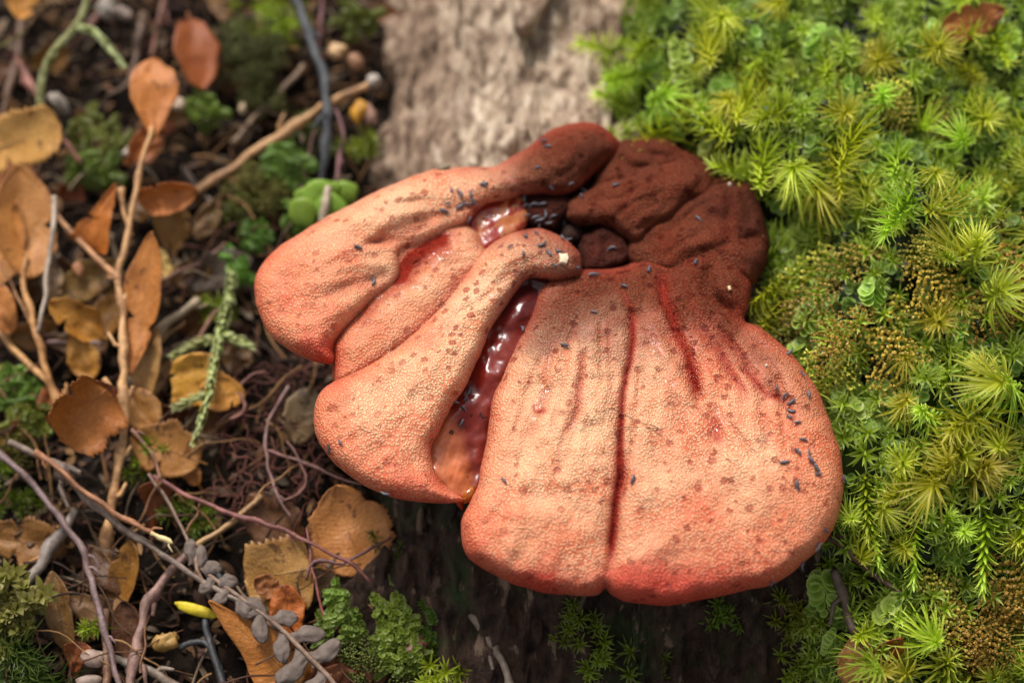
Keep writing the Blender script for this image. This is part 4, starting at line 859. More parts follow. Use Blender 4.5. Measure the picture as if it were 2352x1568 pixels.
LEAVES = [
 (450, 122, 120, 185, 110, -168, RED, 'dark reddish brown toothed leaf standing behind the oval seedling leaf', dict(shape='oval', teeth=20, roll=.5, tilt=(15, -25))),
 (52, 318, 170, 200, 120, -72, (0.72, 0.47, 0.19), 'pale yellow leaf with a jagged lower edge touching the green moss strand', dict(shape='box', teeth=11, roll=.4, tilt=(15, 5))),
 (55, -5, 180, 110, 85, 170, (0.62, 0.36, 0.11), 'yellowish tan leaf tip above the pale jagged leaf', dict(shape='oval', roll=.5)),
 (170, 735, 100, 150, 95, 55, (0.50, 0.27, 0.055), 'ochre curled leaf with upturned rim left of the seedling stem', dict(shape='oval', roll=1.1, curl=.6, tilt=(20, 20))),
 (190, 820, 60, 110, 70, 30, (0.50, 0.28, 0.06), 'small ochre leaf below the curled ochre leaf', dict(shape='oval', roll=.4)),
 (205, 640, 70, 150, 90, -60, (0.30, 0.20, 0.07), 'dull olive leaf lying between the two dead seedlings', dict(shape='oval', roll=.4)),
 (380, 1030, 75, 165, 125, 70, (0.46, 0.245, 0.085), 'broad brown leaf with toothed tip under the pale moss strand', dict(shape='oval', teeth=18, roll=.35)),
 (345, 845, 80, 190, 75, 172, (0.46, 0.31, 0.16), 'narrow dull tan leaf behind the long folded seedling leaf', dict(shape='lance', roll=.8, tilt=(0, 25))),
 (330, 955, 65, 150, 80, -140, (0.50, 0.29, 0.12), 'creased tan leaf at the foot of the seedling stem', dict(shape='oval', fold=.5, tilt=(10, -15))),
 (452, 870, 90, 120, 110, 10, (0.66, 0.40, 0.07), 'yellow leaf half hidden under the pale moss strand', dict(shape='box', roll=.3)),
 (512, 902, 85, 105, 80, -95, (0.66, 0.36, 0.09), 'orange yellow leaf lobe right of the pale moss strand', dict(shape='oval', roll=.4)),
 (800, 1218, 70, 205, 180, 15, (0.58, 0.29, 0.12), 'glossy round tan leaf in the dark hollow under the fungus', dict(shape='oval', teeth=16, roll=.35, tilt=(0, 10), wave=9)),
 (640, 1318, 60, 150, 150, 100, (0.52, 0.33, 0.14), 'pale broken leaf with serrated lower edge beside the fern frond', dict(shape='box', teeth=10, roll=.25)),
 (628, 1200, 45, 165, 120, 40, (0.17, 0.085, 0.045), 'flat dark brown leaf under the red rootlets', dict(shape='oval', roll=.2)),
 (612, 1345, 72, 60, 52, 60, (0.38, 0.17, 0.07), 'small russet leaf scrap resting on the pale broken leaf', dict(shape='oval', roll=.3)),
 (55, 1242, 50, 180, 105, 82, (0.30, 0.16, 0.05), 'brown saw toothed leaf lying under the grey knotted twig', dict(shape='oval', teeth=17, roll=.3)),
 (288, 1335, 40, 190, 82, 165, (0.32, 0.17, 0.035), 'ochre leaf folded in shade beside the reddish twig', dict(shape='oval', roll=.8, tilt=(0, 30))),
 (295, 1445, 30, 130, 75, 10, (0.13, 0.055, 0.025), 'dark brown leaf wedged beneath the ochre folded leaf', dict(shape='oval', roll=.5)),
 (588, 1475, 75, 270, 150, 48, (0.50, 0.225, 0.06), 'large orange triangular leaf lying under the grey fern frond', dict(shape='tri', roll=.3, tilt=(0, 0))),
 (660, 1410, 60, 130, 80, 185, (0.56, 0.19, 0.05), 'bright russet leaf between pale leaf and fern frond', dict(shape='oval', roll=.5)),
 (140, 1420, 35, 210, 70, -168, (0.26, 0.16, 0.075), 'long dull brown leaf curled beside the pale leafy moss', dict(shape='lance', roll=.9)),
 (190, 1390, 30, 130, 100, 60, (0.24, 0.15, 0.09), 'torn grey brown leaf with ragged points by the purple twig', dict(shape='tri', teeth=5, roll=.4)),
 (695, 955, 70, 130, 85, 165, (0.30, 0.24, 0.18), 'greyish tan leaf partly under the left fungus lobe', dict(shape='oval', roll=.4)),
 (400, 520, 110, 120, 90, 170, (0.40, 0.26, 0.12), 'dull tan leaf hanging under the curled orange leaf', dict(shape='oval', roll=.5, tilt=(-25, 0))),
 (372, 610, 90, 80, 50, 200, (0.72, 0.60, 0.28), 'pale cream leaf tip behind the long folded seedling leaf', dict(shape='oval', roll=.6)),
 (500, 620, 60, 170, 90, -70, (0.085, 0.065, 0.06), 'blackish leaf between the seedling and the left fungus lobe', dict(shape='oval', roll=.2)),
 (120, 640, 80, 90, 60, 10, (0.42, 0.34, 0.30), 'whitish curled leaf scrap beside the grey grass stem', dict(shape='oval', roll=.9)),
 (440, 1085, 40, 60, 40, 30, (0.50, 0.25, 0.09), 'small orange leaf crumb under the reddish root', dict(shape='oval', roll=.5)),
 (500, 935, 35, 120, 60, 60, (0.10, 0.035, 0.028), 'dark maroon leaf tucked under the yellow leaf', dict(shape='lance', roll=.3)),
 (730, 1330, 40, 150, 70, -40, (0.12, 0.075, 0.045), 'dark folded leaf below the glossy round leaf', dict(shape='lance', roll=.5)),
 (30, 400, 60, 170, 110, 10, (0.36, 0.15, 0.06), 'red brown leaf beneath the pale jagged leaf', dict(shape='oval', roll=.3)),
 (330, 345, 60, 110, 60, -60, (0.40, 0.15, 0.035), 'rusty leaf scrap behind the seedling top', dict(shape='oval', roll=.6)),
 (480, 500, 50, 120, 60, -30, (0.20, 0.13, 0.07), 'shaded brown leaf right of the curled orange leaf', dict(shape='lance', roll=.6)),
]
for i, (x, y, z, L, W, a, c, lab, k) in enumerate(LEAVES):
    leaf(x, y, z, L, W, a, c, lab, seed=30 + i, petiole=18 if i % 3 == 0 else 0, **k)
for i in range(46):
    x = R.uniform(0, 900); y = R.uniform(0, 1560)
    if x > 560 and 300 < y < 1100: x = R.uniform(0, 560)
    c = np.array(R.choice([TAN, BRN, RED, OCH, BRN])) * R.uniform(.35, .9)
    leaf(x, y, R.uniform(10, 42), R.uniform(70, 150), R.uniform(45, 90), R.uniform(0, 360), tuple(c), 'small brown dead leaf lying low in the shaded litter', shape=R.choice(['oval', 'lance', 'oval', 'tri']), teeth=R.choice([0, 12, 16]), roll=R.uniform(.2, 1.0), tilt=(R.uniform(-25, 25), R.uniform(-25, 25)), seed=400 + i, group='small dead leaves in the litter')
# leaves caught on the moss
X = onsurf(f_moss, 2235, 45); leaf(2235, 48, X[2] + 45, 150, 75, -70, (0.48, 0.19, 0.06), 'orange brown leaf caught in the moss above the withering shoots', shape='oval', teeth=12, roll=.5, seed=71, tilt=(10, 10))
X = onsurf(f_moss, 1990, 1510); leaf(1975, 1528, X[2] + 40, 130, 90, 10, (0.30, 0.17, 0.05), 'olive brown toothed leaf curled at the lower edge of the moss', shape='oval', teeth=16, roll=.9, seed=72, tilt=(0, -20))
leaf(2030, 1500, X[2] + 35, 110, 70, -40, (0.34, 0.11, 0.02), 'rust red leaf behind the curled olive brown leaf', shape='oval', teeth=12, roll=.7, seed=73, tilt=(20, 30))
X = onsurf(f_moss, 2215, 1550); leaf(2215, 1552, X[2] + 30, 90, 65, 20, (0.24, 0.12, 0.06), 'small dark brown leaf pressed into the lowest moss', shape='oval', roll=.5, seed=74)

TW = [
 ([(452, 442, 60), (520, 395, 75), (610, 330, 90), (700, 272, 105), (762, 232, 118), (850, 190, 130)], [13, 13, 12, 12, 10, 9], (0.50, 0.27, 0.11), 'straight tan twig leaning against the bare wood of the log', {}),
 ([(535, 330, 40), (600, 255, 55), (668, 188, 70), (700, 150, 75)], [10, 10, 8], (0.22, 0.14, 0.08), 'thin brown twig behind the straight tan twig', {}),
 ([(672, -20, 150), (712, 85, 150), (744, 180, 150), (752, 290, 140), (738, 400, 110), (728, 470, 80)], [13, 14, 13, 13, 12, 8], (0.026, 0.027, 0.030), 'black flat root strap hanging beside the log', dict(flat=.35, name='root', cat='root', rough=.3)),
 ([(742, -20, 120), (736, 60, 120), (728, 130, 110)], [5, 5, 4], (0.20, 0.07, 0.07), 'short maroon rootlet beside the upper end of the black root strap', dict(name='root', cat='root')),
 ([(762, 240, 110), (788, 300, 110), (782, 350, 100), (772, 430, 90)], [5, 5, 5], (0.26, 0.12, 0.12), 'pink brown rootlet hanging below the straight tan twig', dict(name='root', cat='root')),
 ([(722, 300, 90), (705, 370, 80), (690, 440, 60)], [4, 4, 4], (0.16, 0.07, 0.05), 'dark rootlet left of the black root strap', dict(name='root', cat='root')),
 ([(35, 130, 100), (78, 205, 105), (122, 290, 105), (182, 372, 90)], [9, 10, 9, 7], (0.30, 0.11, 0.075), 'reddish stem with white hairs crossing under the green moss strand', {}),
 ([(384, -20, 60), (362, 60, 65), (346, 130, 60)], [8, 8, 7], (0.20, 0.075, 0.045), 'short dark red twig above the oval seedling leaf', {}),
 ([(330, 30, 30), (312, 130, 40), (292, 190, 40), (248, 222, 35)], [9, 10, 9, 7], (0.15, 0.085, 0.05), 'shaded brown twig left of the oval seedling leaf', {}),
 ([(190, 80, 40), (240, 20, 50), (280, -30, 50)], [9, 9, 8], (0.15, 0.05, 0.03), 'dark maroon twig behind the green moss strand', {}),
 ([(0, 280, 20), (20, 200, 40), (45, 110, 50), (50, 30, 60)], [10, 10, 8], (0.18, 0.10, 0.06), 'brown twig behind the pale jagged leaf', {}),
 ([(127, 448, 205), (120, 520, 195), (112, 600, 180), (102, 690, 160), (84, 765, 140)], [8, 8, 8, 7, 6], (0.42, 0.33, 0.25), 'smooth grey grass stem with a cut top leaning on the dead seedling', dict(name='straw', cat='straw', rough=.02)),
 ([(-20, 1025, 120), (60, 1095, 120), (130, 1175, 115), (186, 1262, 110), (212, 1340, 105), (236, 1430, 100), (262, 1520, 90), (280, 1600, 80)], [9, 9, 8, 9, 8, 8, 7], (0.20, 0.125, 0.115), 'long purple brown twig bending past the reddish twig', {}),
 ([(20, 1015, 105), (120, 1062, 110), (182, 1130, 112), (270, 1202, 112), (370, 1270, 112), (462, 1332, 110), (560, 1388, 105), (650, 1434, 100)], [9, 10, 9, 9, 8, 7, 5], (0.23, 0.165, 0.125), 'long grey brown twig running into the fern frond', {}),
 ([(80, 1035, 130), (140, 1080, 135), (222, 1150, 138), (312, 1205, 140), (352, 1225, 140)], [8, 8, 8, 8, 7], (0.36, 0.15, 0.06), 'russet twig with a broken pale tip lying over the other twigs', {}),
 ([(340, 1088, 90), (392, 1160, 95), (430, 1240, 98), (460, 1320, 112), (484, 1380, 90), (512, 1412, 80)], [5, 5, 5, 5, 4], (0.25, 0.155, 0.105), 'thin brown rootlet crossing the long grey brown twig', dict(name='root', cat='root')),
 ([(352, 1092, 80), (440, 1142, 85), (540, 1182, 95), (640, 1212, 105), (720, 1252, 110), (800, 1290, 105), (850, 1332, 95)], [5, 6, 6, 6, 6, 5, 4], (0.25, 0.085, 0.07), 'red rootlet running over the dark leaf towards the round tan leaf', dict(name='root', cat='root')),
 ([(448, 1252, 60), (520, 1212, 68), (602, 1138, 78)], [9, 8, 8], (0.42, 0.24, 0.10), 'short ochre twig leading up from the fern frond', {}),
 ([(430, 1270, 60), (395, 1310, 62), (345, 1375, 65), (322, 1450, 62), (305, 1530, 58), (298, 1600, 55)], [10, 13, 13, 14, 13, 13], (0.27, 0.15, 0.115), 'thick reddish grey twig standing beside the ochre leaf', {}),
 ([(172, 1170, 60), (150, 1215, 62), (112, 1262, 66), (95, 1300, 62), (55, 1345, 55)], [11, 14, 20, 13, 12], (0.25, 0.20, 0.165), 'pale grey knotted twig lying on the saw toothed leaf', {}),
 ([(965, 1165, 60), (1035, 1275, 62), (1068, 1370, 64), (1100, 1440, 62), (1155, 1525, 60), (1175, 1600, 58)], [11, 12, 12, 13, 12, 10], (0.20, 0.15, 0.11), 'grey brown twig in the shadow under the fungus', {}),
 ([(1000, 1160, 70), (1018, 1180, 65)], [5, 5], (0.5, 0.36, 0.2), 'short pale twig stub under the middle fungus lobe', dict(step=5)),
 ([(900, 1250, 50), (960, 1350, 50), (920, 1420, 45)], [6, 6, 5], (0.12, 0.07, 0.045), 'thin dark twig beside the green tufts under the fungus', {}),
 ([(662, 885, 90), (625, 950, 95), (610, 1020, 92), (624, 1100, 90), (652, 1165, 85), (668, 1190, 80)], [5, 5, 4, 4, 4], (0.24, 0.13, 0.11), 'wavy grey red rootlet dangling below the left fungus lobe', dict(name='root', cat='root')),
 ([(612, 1035, 88), (700, 1062, 92), (762, 1092, 94), (830, 1112, 92)], [4, 4, 3], (0.22, 0.10, 0.08), 'fine red rootlet reaching towards the middle fungus lobe', dict(name='root', cat='root')),
 ([(528, 960, 85), (556, 948, 88), (562, 925, 88), (548, 898, 86), (572, 868, 84), (610, 850, 82)], [4, 4, 3], (0.24, 0.09, 0.065), 'curled red rootlet at the tip of the yellow leaf', dict(name='root', cat='root', step=7)),
 ([(700, 1330, 95), (722, 1290, 102), (790, 1292, 105), (850, 1262, 100), (900, 1235, 90)], [4, 4, 4, 3], (0.15, 0.06, 0.055), 'dark rootlet arching over the round tan leaf', dict(name='root', cat='root')),
 ([(705, 1210, 100), (712, 1270, 98), (725, 1340, 90), (738, 1400, 80), (760, 1440, 70)], [4, 4, 4, 3], (0.24, 0.07, 0.055), 'red rootlet falling along the pale broken leaf', dict(name='root', cat='root')),
 ([(640, 1150, 88), (700, 1120, 92), (690, 1060, 90), (660, 1010, 88)], [3, 3, 3], (0.2, 0.08, 0.06), 'thin looping rootlet above the round tan leaf', dict(name='root', cat='root')),
 ([(472, 1290, 40), (512, 1335, 45), (505, 1400, 45)], [9, 9, 8], (0.045, 0.045, 0.048), 'slate grey curved stem beside the fern frond', dict(name='dry_grass', cat='grass', rough=.05)),
 ([(415, 1490, 35), (455, 1470, 45), (490, 1500, 45), (512, 1560, 40)], [8, 8, 8], (0.045, 0.045, 0.048), 'slate grey hooked stem below the orange triangular leaf', dict(name='dry_grass', cat='grass', rough=.05)),
 ([(470, 1420, 45), (490, 1500, 48), (520, 1600, 45)], [9, 10, 9], (0.04, 0.04, 0.043), 'slate grey stem at the tip of the orange triangular leaf', dict(name='dry_grass', cat='grass', rough=.05)),
 ([(190, 1492, 40), (290, 1520, 45), (380, 1560, 42), (450, 1600, 40)], [9, 11, 11], (0.30, 0.23, 0.17), 'pale straw stem crossing below the thick reddish grey twig', dict(name='straw', cat='straw')),
 ([(242, 1400, 50), (246, 1500, 50), (244, 1600, 50)], [10, 10, 10], (0.22, 0.11, 0.06), 'upright brown twig behind the purple brown twig', {}),
 ([(370, 645, 80), (420, 620, 75), (470, 600, 70), (520, 560, 60)], [6, 6, 5], (0.20, 0.09, 0.06), 'short red brown twig beside the pale cream leaf tip', {}),
 ([(330, 800, 70), (390, 740, 75), (460, 690, 70)], [14, 14, 12], (0.34, 0.25, 0.15), 'thick pale twig behind the long folded seedling leaf', {}),
 ([(440, 800, 60), (480, 740, 60), (520, 690, 55)], [7, 6, 5], (0.22, 0.10, 0.05), 'thin russet twig beside the pale moss strand', {}),
 ([(300, 985, 100), (350, 1040, 95), (370, 1100, 85)], [6, 5, 5], (0.30, 0.15, 0.09), 'short reddish twig under the broad brown leaf', {}),
 ([(110, 785, 60), (170, 790, 70), (235, 790, 80)], [6, 7, 6], (0.20, 0.12, 0.10), 'dark twig lying across the small ochre leaf', {}),
 ([(420, 380, 50), (470, 450, 50), (560, 500, 45)], [8, 7, 6], (0.16, 0.11, 0.08), 'grey brown twig behind the curled orange leaf', {}),
]
for i, (pts, rad, c, lab, k) in enumerate(TW): twig(pts, rad, c, lab, **k)
twigs = {o['label']: o for o in bpy.data.objects if o.get('category') == 'twig'}
rt = twigs['russet twig with a broken pale tip lying over the other twigs']
twig([(348, 1223, 140), (372, 1236, 140), (396, 1246, 139)], [6.5, 6, 3], (0.75, 0.58, 0.28), name='broken_tip', parent=rt, porg=np.array(rt.location) / U, step=6)
# twig on the right below the fungus, across the moss
for pts, rad, c, lab in [
 ([(1900, 1235), (1945, 1262), (1985, 1302), (2030, 1330), (2068, 1362)], [7, 8, 7, 6, 4], (0.15, 0.075, 0.05), 'thin brown twig poking from under the fungus into the moss'),
 ([(1915, 1310), (1940, 1370), (1948, 1420), (1962, 1455)], [12, 12, 11, 9], (0.13, 0.085, 0.06), 'stout dark twig in the shaded moss below the fungus')]:
    p3 = [(x, y, onsurf(f_moss, x, y)[2] + 40) for x, y in pts]; twig(p3, rad, c, lab)

# moss strands in the litter (ropes of scale leaves)
def strand(name, label, lines, colr, origin_px, cat='moss', rad=8, sl=17, sw=6.0, dens=2.4, spread=0.5):
    org = P(*origin_px); root = bpy.data.objects.new(name, None); col.objects.link(root); root.location = Vector(org * U); root.empty_display_size = .004
    tag(root, label, cat)
    for bi, (pts, r) in enumerate(lines):
        a = np.array(pts, float); X = spline(P(a[:, 0], a[:, 1], a[:, 2]), 6); T = np.gradient(X, axis=0); T /= np.linalg.norm(T, axis=1)[:, None]
        V, F = tube_mesh(X, [r * .55, r * .5, r * .3], 6)
        st = wobj('stem' if bi == 0 else 'side_branch', V, F, MOSS, org, root, (1, 1, 1), colattr=np.tile(np.array(colr[0]), (len(V), 1)))
        Vs, Fs, Cs, o2 = [], [], [], 0; rng = np.random.default_rng(bi + 5)
        for j in range(int(len(X) * dens)):
            f = j / (len(X) * dens); i = min(len(X) - 1, int(f * len(X))); tv = T[i]; q = rng.normal(size=3); q -= tv * (q @ tv); q /= np.linalg.norm(q); s = np.cross(tv, q)
            k = (1 - .55 * f ** 3) * rng.uniform(.8, 1.2); l = sl * k; b0 = X[i] + q * r * .35
            pts4 = [b0 - s * sw * .35 * k, b0 + s * sw * .35 * k, b0 + tv * l * .5 + q * (spread * l * .5 + 1) + s * sw * .5 * k, b0 + tv * l * .5 + q * (spread * l * .5 + 1) - s * sw * .5 * k, b0 + tv * l + q * spread * l]
            Vs.append(np.array(pts4)); Fs.append(np.array([[0, 1, 2], [0, 2, 3], [3, 2, 4]]) + o2); o2 += 5; u = rng.uniform(.7, 1.15)
            Cs.append(np.array([colr[0], colr[0], colr[1], colr[1], colr[2]]) * u)
        lv = wobj('scale_leaves', np.concatenate(Vs), np.concatenate(Fs), MOSS, org, st, (1, 1, 1), colattr=np.concatenate(Cs)); lv['kind'] = 'stuff'
    return root
strand('moss_strand', 'arching pale green moss strand with one side branch above the pale jagged leaf', [([(96, 300, 180), (94, 200, 200), (118, 130, 215), (165, 72, 225), (188, 35, 225), (205, -20, 215)], 12), ([(168, 62, 225), (215, 75, 228), (255, 115, 225), (282, 150, 215)], 11)], ((0.18, 0.20, 0.05), (0.50, 0.50, 0.20), (0.72, 0.72, 0.42)), (96, 300, 175), sl=24, sw=12, dens=5, spread=.30)
strand('moss_strand', 'pale yellow green branching moss strand lying over the yellow leaf', [([(535, 600, 60), (527, 680, 85), (508, 760, 105), (492, 830, 115), (480, 905, 118), (462, 965, 115), (446, 1018, 105)], 11), ([(500, 775, 108), (450, 790, 118), (398, 818, 118)], 8), ([(510, 765, 106), (545, 780, 112), (578, 795, 110)], 7), ([(482, 900, 118), (440, 918, 122), (402, 935, 120)], 9)], ((0.20, 0.20, 0.05), (0.55, 0.56, 0.20), (0.82, 0.84, 0.52)), (535, 600, 40), sl=27, sw=8, dens=5, spread=.5)
strand('moss_strand', 'small hooked yellow green moss strand in the dark hollow under the fungus', [([(893, 1318, 60), (900, 1342, 64), (920, 1352, 66), (938, 1338, 64), (940, 1310, 60)], 5)], ((0.12, 0.15, 0.03), (0.26, 0.32, 0.08), (0.42, 0.48, 0.18)), (893, 1318, 55), sl=9, sw=4, dens=3, spread=.5)
strand('moss_strand', 'yellow tan stalk entering beside the yellowish tan leaf tip', [([(-20, 110, 130), (20, 98, 140), (60, 70, 150)], 8)], ((0.2, 0.17, 0.06), (0.42, 0.36, 0.14), (0.5, 0.46, 0.22)), (0, 100, 125), sl=12, sw=5, dens=2, spread=.2)

# dry grey fern frond
FR = P(440, 1240, 70); frond = bpy.data.objects.new('fern_frond', None); col.objects.link(frond); frond.location = Vector(FR * U); frond.empty_display_size = .004
tag(frond, 'dry grey brown fern frond with curled fuzzy leaflets on the orange leaf', 'fern')
FC = (0.15, 0.11, 0.088)
rax = spline(P([425, 488, 565, 642, 706, 757, 790], [1275, 1325, 1381, 1440, 1504, 1556, 1600], [100, 108, 112, 114, 114, 112, 110]), 8)
V, F = tube_mesh(rax, [5, 5, 6, 6], 7, .1); wobj('rachis', V, F, TWIG, FR, frond, (0.24, 0.15, 0.10))
def leaflet(x0, y0, x1, y1, W, seed, z=112):
    d = np.array([x1 - x0, y1 - y0], float); L = np.linalg.norm(d) * 1.12; rng = np.random.default_rng(seed); d /= np.linalg.norm(d); perp = np.array([-d[1], d[0]])
    ny, nx = 18, 10; t = np.linspace(0, 1, ny); sx = np.linspace(-1, 1, nx + 1); S, T = np.meshgrid(sx, t)
    wd = W * 0.92 * (1.0 - .25 * np.sin(np.clip(T, 0, .5) * 6.28) + 0.12 * sm(.3, .7, T)) * np.sqrt(np.clip(1 - np.clip((T - .55) / .46, 0, 1) ** 2, 0, 1)) * (1 + .12 * vnoise(T * 5 + seed, np.sign(S) * 2.0, seed))
    bend = rng.choice([-1, 1]) * rng.uniform(.15, .35)
    a = x0 - d[0] * 4 + d[0] * L * T + perp[0] * (S * wd + bend * L * T ** 2); b2 = y0 - d[1] * 4 + d[1] * L * T + perp[1] * (S * wd + bend * L * T ** 2)
    zz = z - 2 + 5 * np.sin(T * 2.8) - 7 * S ** 2 - 5 * sm(.7, 1, T) + 4 * T + 3 * fbm(S * 2 + seed, T * 4, seed, 2)
    V = P(a, b2, zz).reshape(-1, 3); i = np.arange(ny * (nx + 1)).reshape(ny, nx + 1); F = np.stack([i[:-1, :-1], i[:-1, 1:], i[1:, 1:], i[1:, :-1]], -1).reshape(-1, 4)
    o = wobj('leaflet', V, F, FUZZ, FR, frond, FC); so = o.modifiers.new('thickness', 'SOLIDIFY'); so.thickness = 3 * U; so.offset = 0
for i, a in enumerate([(445, 1290, 425, 1245, 15), (455, 1300, 478, 1262, 15), (470, 1312, 500, 1290, 17), (488, 1328, 470, 1365, 15), (505, 1340, 540, 1322, 18), (520, 1352, 505, 1395, 16), (548, 1372, 560, 1420, 17), (560, 1380, 612, 1388, 17), (585, 1400, 582, 1420, 14), (600, 1410, 588, 1470, 19), (625, 1430, 675, 1405, 20), (655, 1455, 632, 1512, 21), (672, 1470, 728, 1432, 22), (700, 1500, 668, 1575, 25), (715, 1515, 782, 1492, 23), (745, 1545, 720, 1600, 22)]):
    leaflet(*a, seed=i)

# scattered named fragments
def frag(px, py, z, rx, ry, rz, ang, colr, label, nm, cat, rough=.35, seed=0):
    c = P(px, py, z); V, F = blob(c, rx, ry, rz, 9, seed, rough, CF @ rot('Z', ang)); return tag(wobj(nm, V, F, BIT, c, color=colr), label, cat)
frag(450, 1399, 60, 52, 13, 7, -.28, (0.72, 0.55, 0.02), 'bright lemon yellow leaf stalk scrap beside the reddish grey twig', 'yellow_scrap', 'scrap', .15, 1)
frag(822, 258, 120, 20, 32, 15, -.35, (0.55, 0.26, 0.02), 'orange yellow seed lump at the left edge of the log', 'seed', 'seed', .3, 2)
frag(775, 118, 130, 24, 19, 16, .4, (0.55, 0.34, 0.16), 'cream tan pellet near the black root strap', 'pellet', 'pellet', .4, 3)
frag(818, 145, 125, 20, 25, 18, .2, (0.34, 0.17, 0.09), 'round brown pellet between the cream pellet and the log', 'pellet', 'pellet', .25, 4)
frag(858, 186, 138, 17, 16, 14, 0, (0.40, 0.34, 0.28), 'whitish knob at the end of the straight tan twig', 'knob', 'knob', .35, 5)
frag(850, 262, 110, 18, 28, 14, .2, (0.40, 0.22, 0.16), 'pinkish bark flake beside the orange yellow seed lump', 'bark_flake', 'flake', .35, 6)
frag(212, 1512, 55, 30, 20, 16, -.4, (0.40, 0.27, 0.21), 'smooth pale pink pebble beside the purple brown twig', 'pebble', 'pebble', .1, 7)
frag(205, 1562, 50, 32, 15, 12, .1, (0.30, 0.21, 0.16), 'dull pinkish pebble under the pale straw stem', 'pebble', 'pebble', .15, 8)
frag(245, 22, 120, 28, 26, 20, .2, (0.30, 0.25, 0.20), 'grey woody lump behind the arching moss strand', 'woody_lump', 'lump', .35, 9)
frag(285, 32, 110, 26, 18, 16, -.4, (0.26, 0.19, 0.15), 'small grey brown woody lump beside the grey woody lump', 'woody_lump', 'lump', .4, 10)
frag(140, 240, 90, 16, 30, 12, .25, (0.30, 0.25, 0.20), 'whitish hairy tuft on the lower reddish stem', 'hair_tuft', 'tuft', .5, 11)
frag(128, 232, 120, 12, 26, 10, .5, (0.33, 0.28, 0.22), 'whitish hairy tuft on the reddish stem under the moss strand', 'hair_tuft', 'tuft', .5, 12)
frag(298, 350, 70, 16, 12, 10, 0, (0.5, 0.42, 0.33), 'small whitish bit behind the seedling stem', 'litter_bit', 'bit', .4, 13)
frag(412, 240, 90, 14, 16, 10, .2, (0.5, 0.36, 0.25), 'small pinkish bit right of the oval seedling leaf', 'litter_bit', 'bit', .4, 14)
frag(558, 250, 70, 9, 16, 8, 0, (0.45, 0.34, 0.2), 'small tan seed left of the straight tan twig', 'seed', 'seed', .3, 15)
frag(180, 620, 95, 12, 20, 10, .3, (0.45, 0.2, 0.09), 'small orange bud above the curled ochre leaf', 'bud', 'bud', .3, 16)
frag(385, 1470, 50, 28, 20, 12, .4, (0.38, 0.21, 0.05), 'ochre leaf crumb near the slate grey stems', 'litter_bit', 'bit', .5, 17)
frag(950, 590 + 900, 60, 30, 24, 14, .3, (0.18, 0.07, 0.05), 'maroon leaf crumb beside the shaded grey brown twig', 'litter_bit', 'bit', .5, 18)

# moss tufts in the litter
def tuft(px, py, z, n, rad, label, kind='round', colr=(1, 1, 1), s=1.0, seed=0, name='moss_tuft', fl=None):
    rad = rad * 1.1
    rng = np.random.default_rng(seed + 300); pr, cs = [], []
    c = P(px, py, z)
    for i in range(int(n * (2.5 if kind == 'round' else 1.2))):
        a = rng.uniform(0, 6.28); r = rad * math.sqrt(rng.random()); off = AU * r * math.cos(a) + AV * r * math.sin(a) - AW * (r * r / rad * .35 - rng.uniform(-12, 10))
        if kind == 'round': V, F, t = round_leaves(9, 7.5, 34, seed * 50 + i); pal = ((0.04, 0.085, 0.008), (0.17, 0.27, 0.03), (0.42, 0.50, 0.14))
        elif kind == 'spiky': V, F, t = ribbon_leaves(26, 85, 2.4, 40, seed * 50 + i, 5, .3, 1.2, .7, False); pal = ((0.02, 0.05, 0.008), (0.07, 0.15, 0.02), (0.30, 0.42, 0.10))
        elif kind == 'big': V, F, t = ribbon_leaves(26, 46, 10, 60, seed * 50 + i, 5, .2, 1.2, .5); pal = ((0.13, 0.18, 0.02), (0.42, 0.50, 0.10), (0.70, 0.74, 0.30))
        elif kind == 'crisp': V, F, t = crisp_frond(60, 6, 34, seed * 50 + i, 4); pal = ((0.06, 0.085, 0.02), (0.20, 0.23, 0.07), (0.42, 0.44, 0.2))
        else: V, F, t = ribbon_leaves(18, 34, 2.8, 26, seed * 50 + i, 4, .2, 1.2, .9, False); pal = YG
        if F.shape[1] == 4: F = np.concatenate([F[:, [0, 1, 2]], F[:, [0, 2, 3]]])
        M = CF @ rot('Z', rng.uniform(0, 6.28)) @ rot('X', rng.uniform(0, .8))
        pr.append((V * s * rng.uniform(.75, 1.15) @ M.T + c + off, F)); cs.append(tints(t, *pal) * rng.uniform(.65, 1.15))
    V, F = join(pr)
    return tag(wobj(name, V, F, MOSS, c, color=colr, colattr=np.concatenate(cs)), label, 'moss')
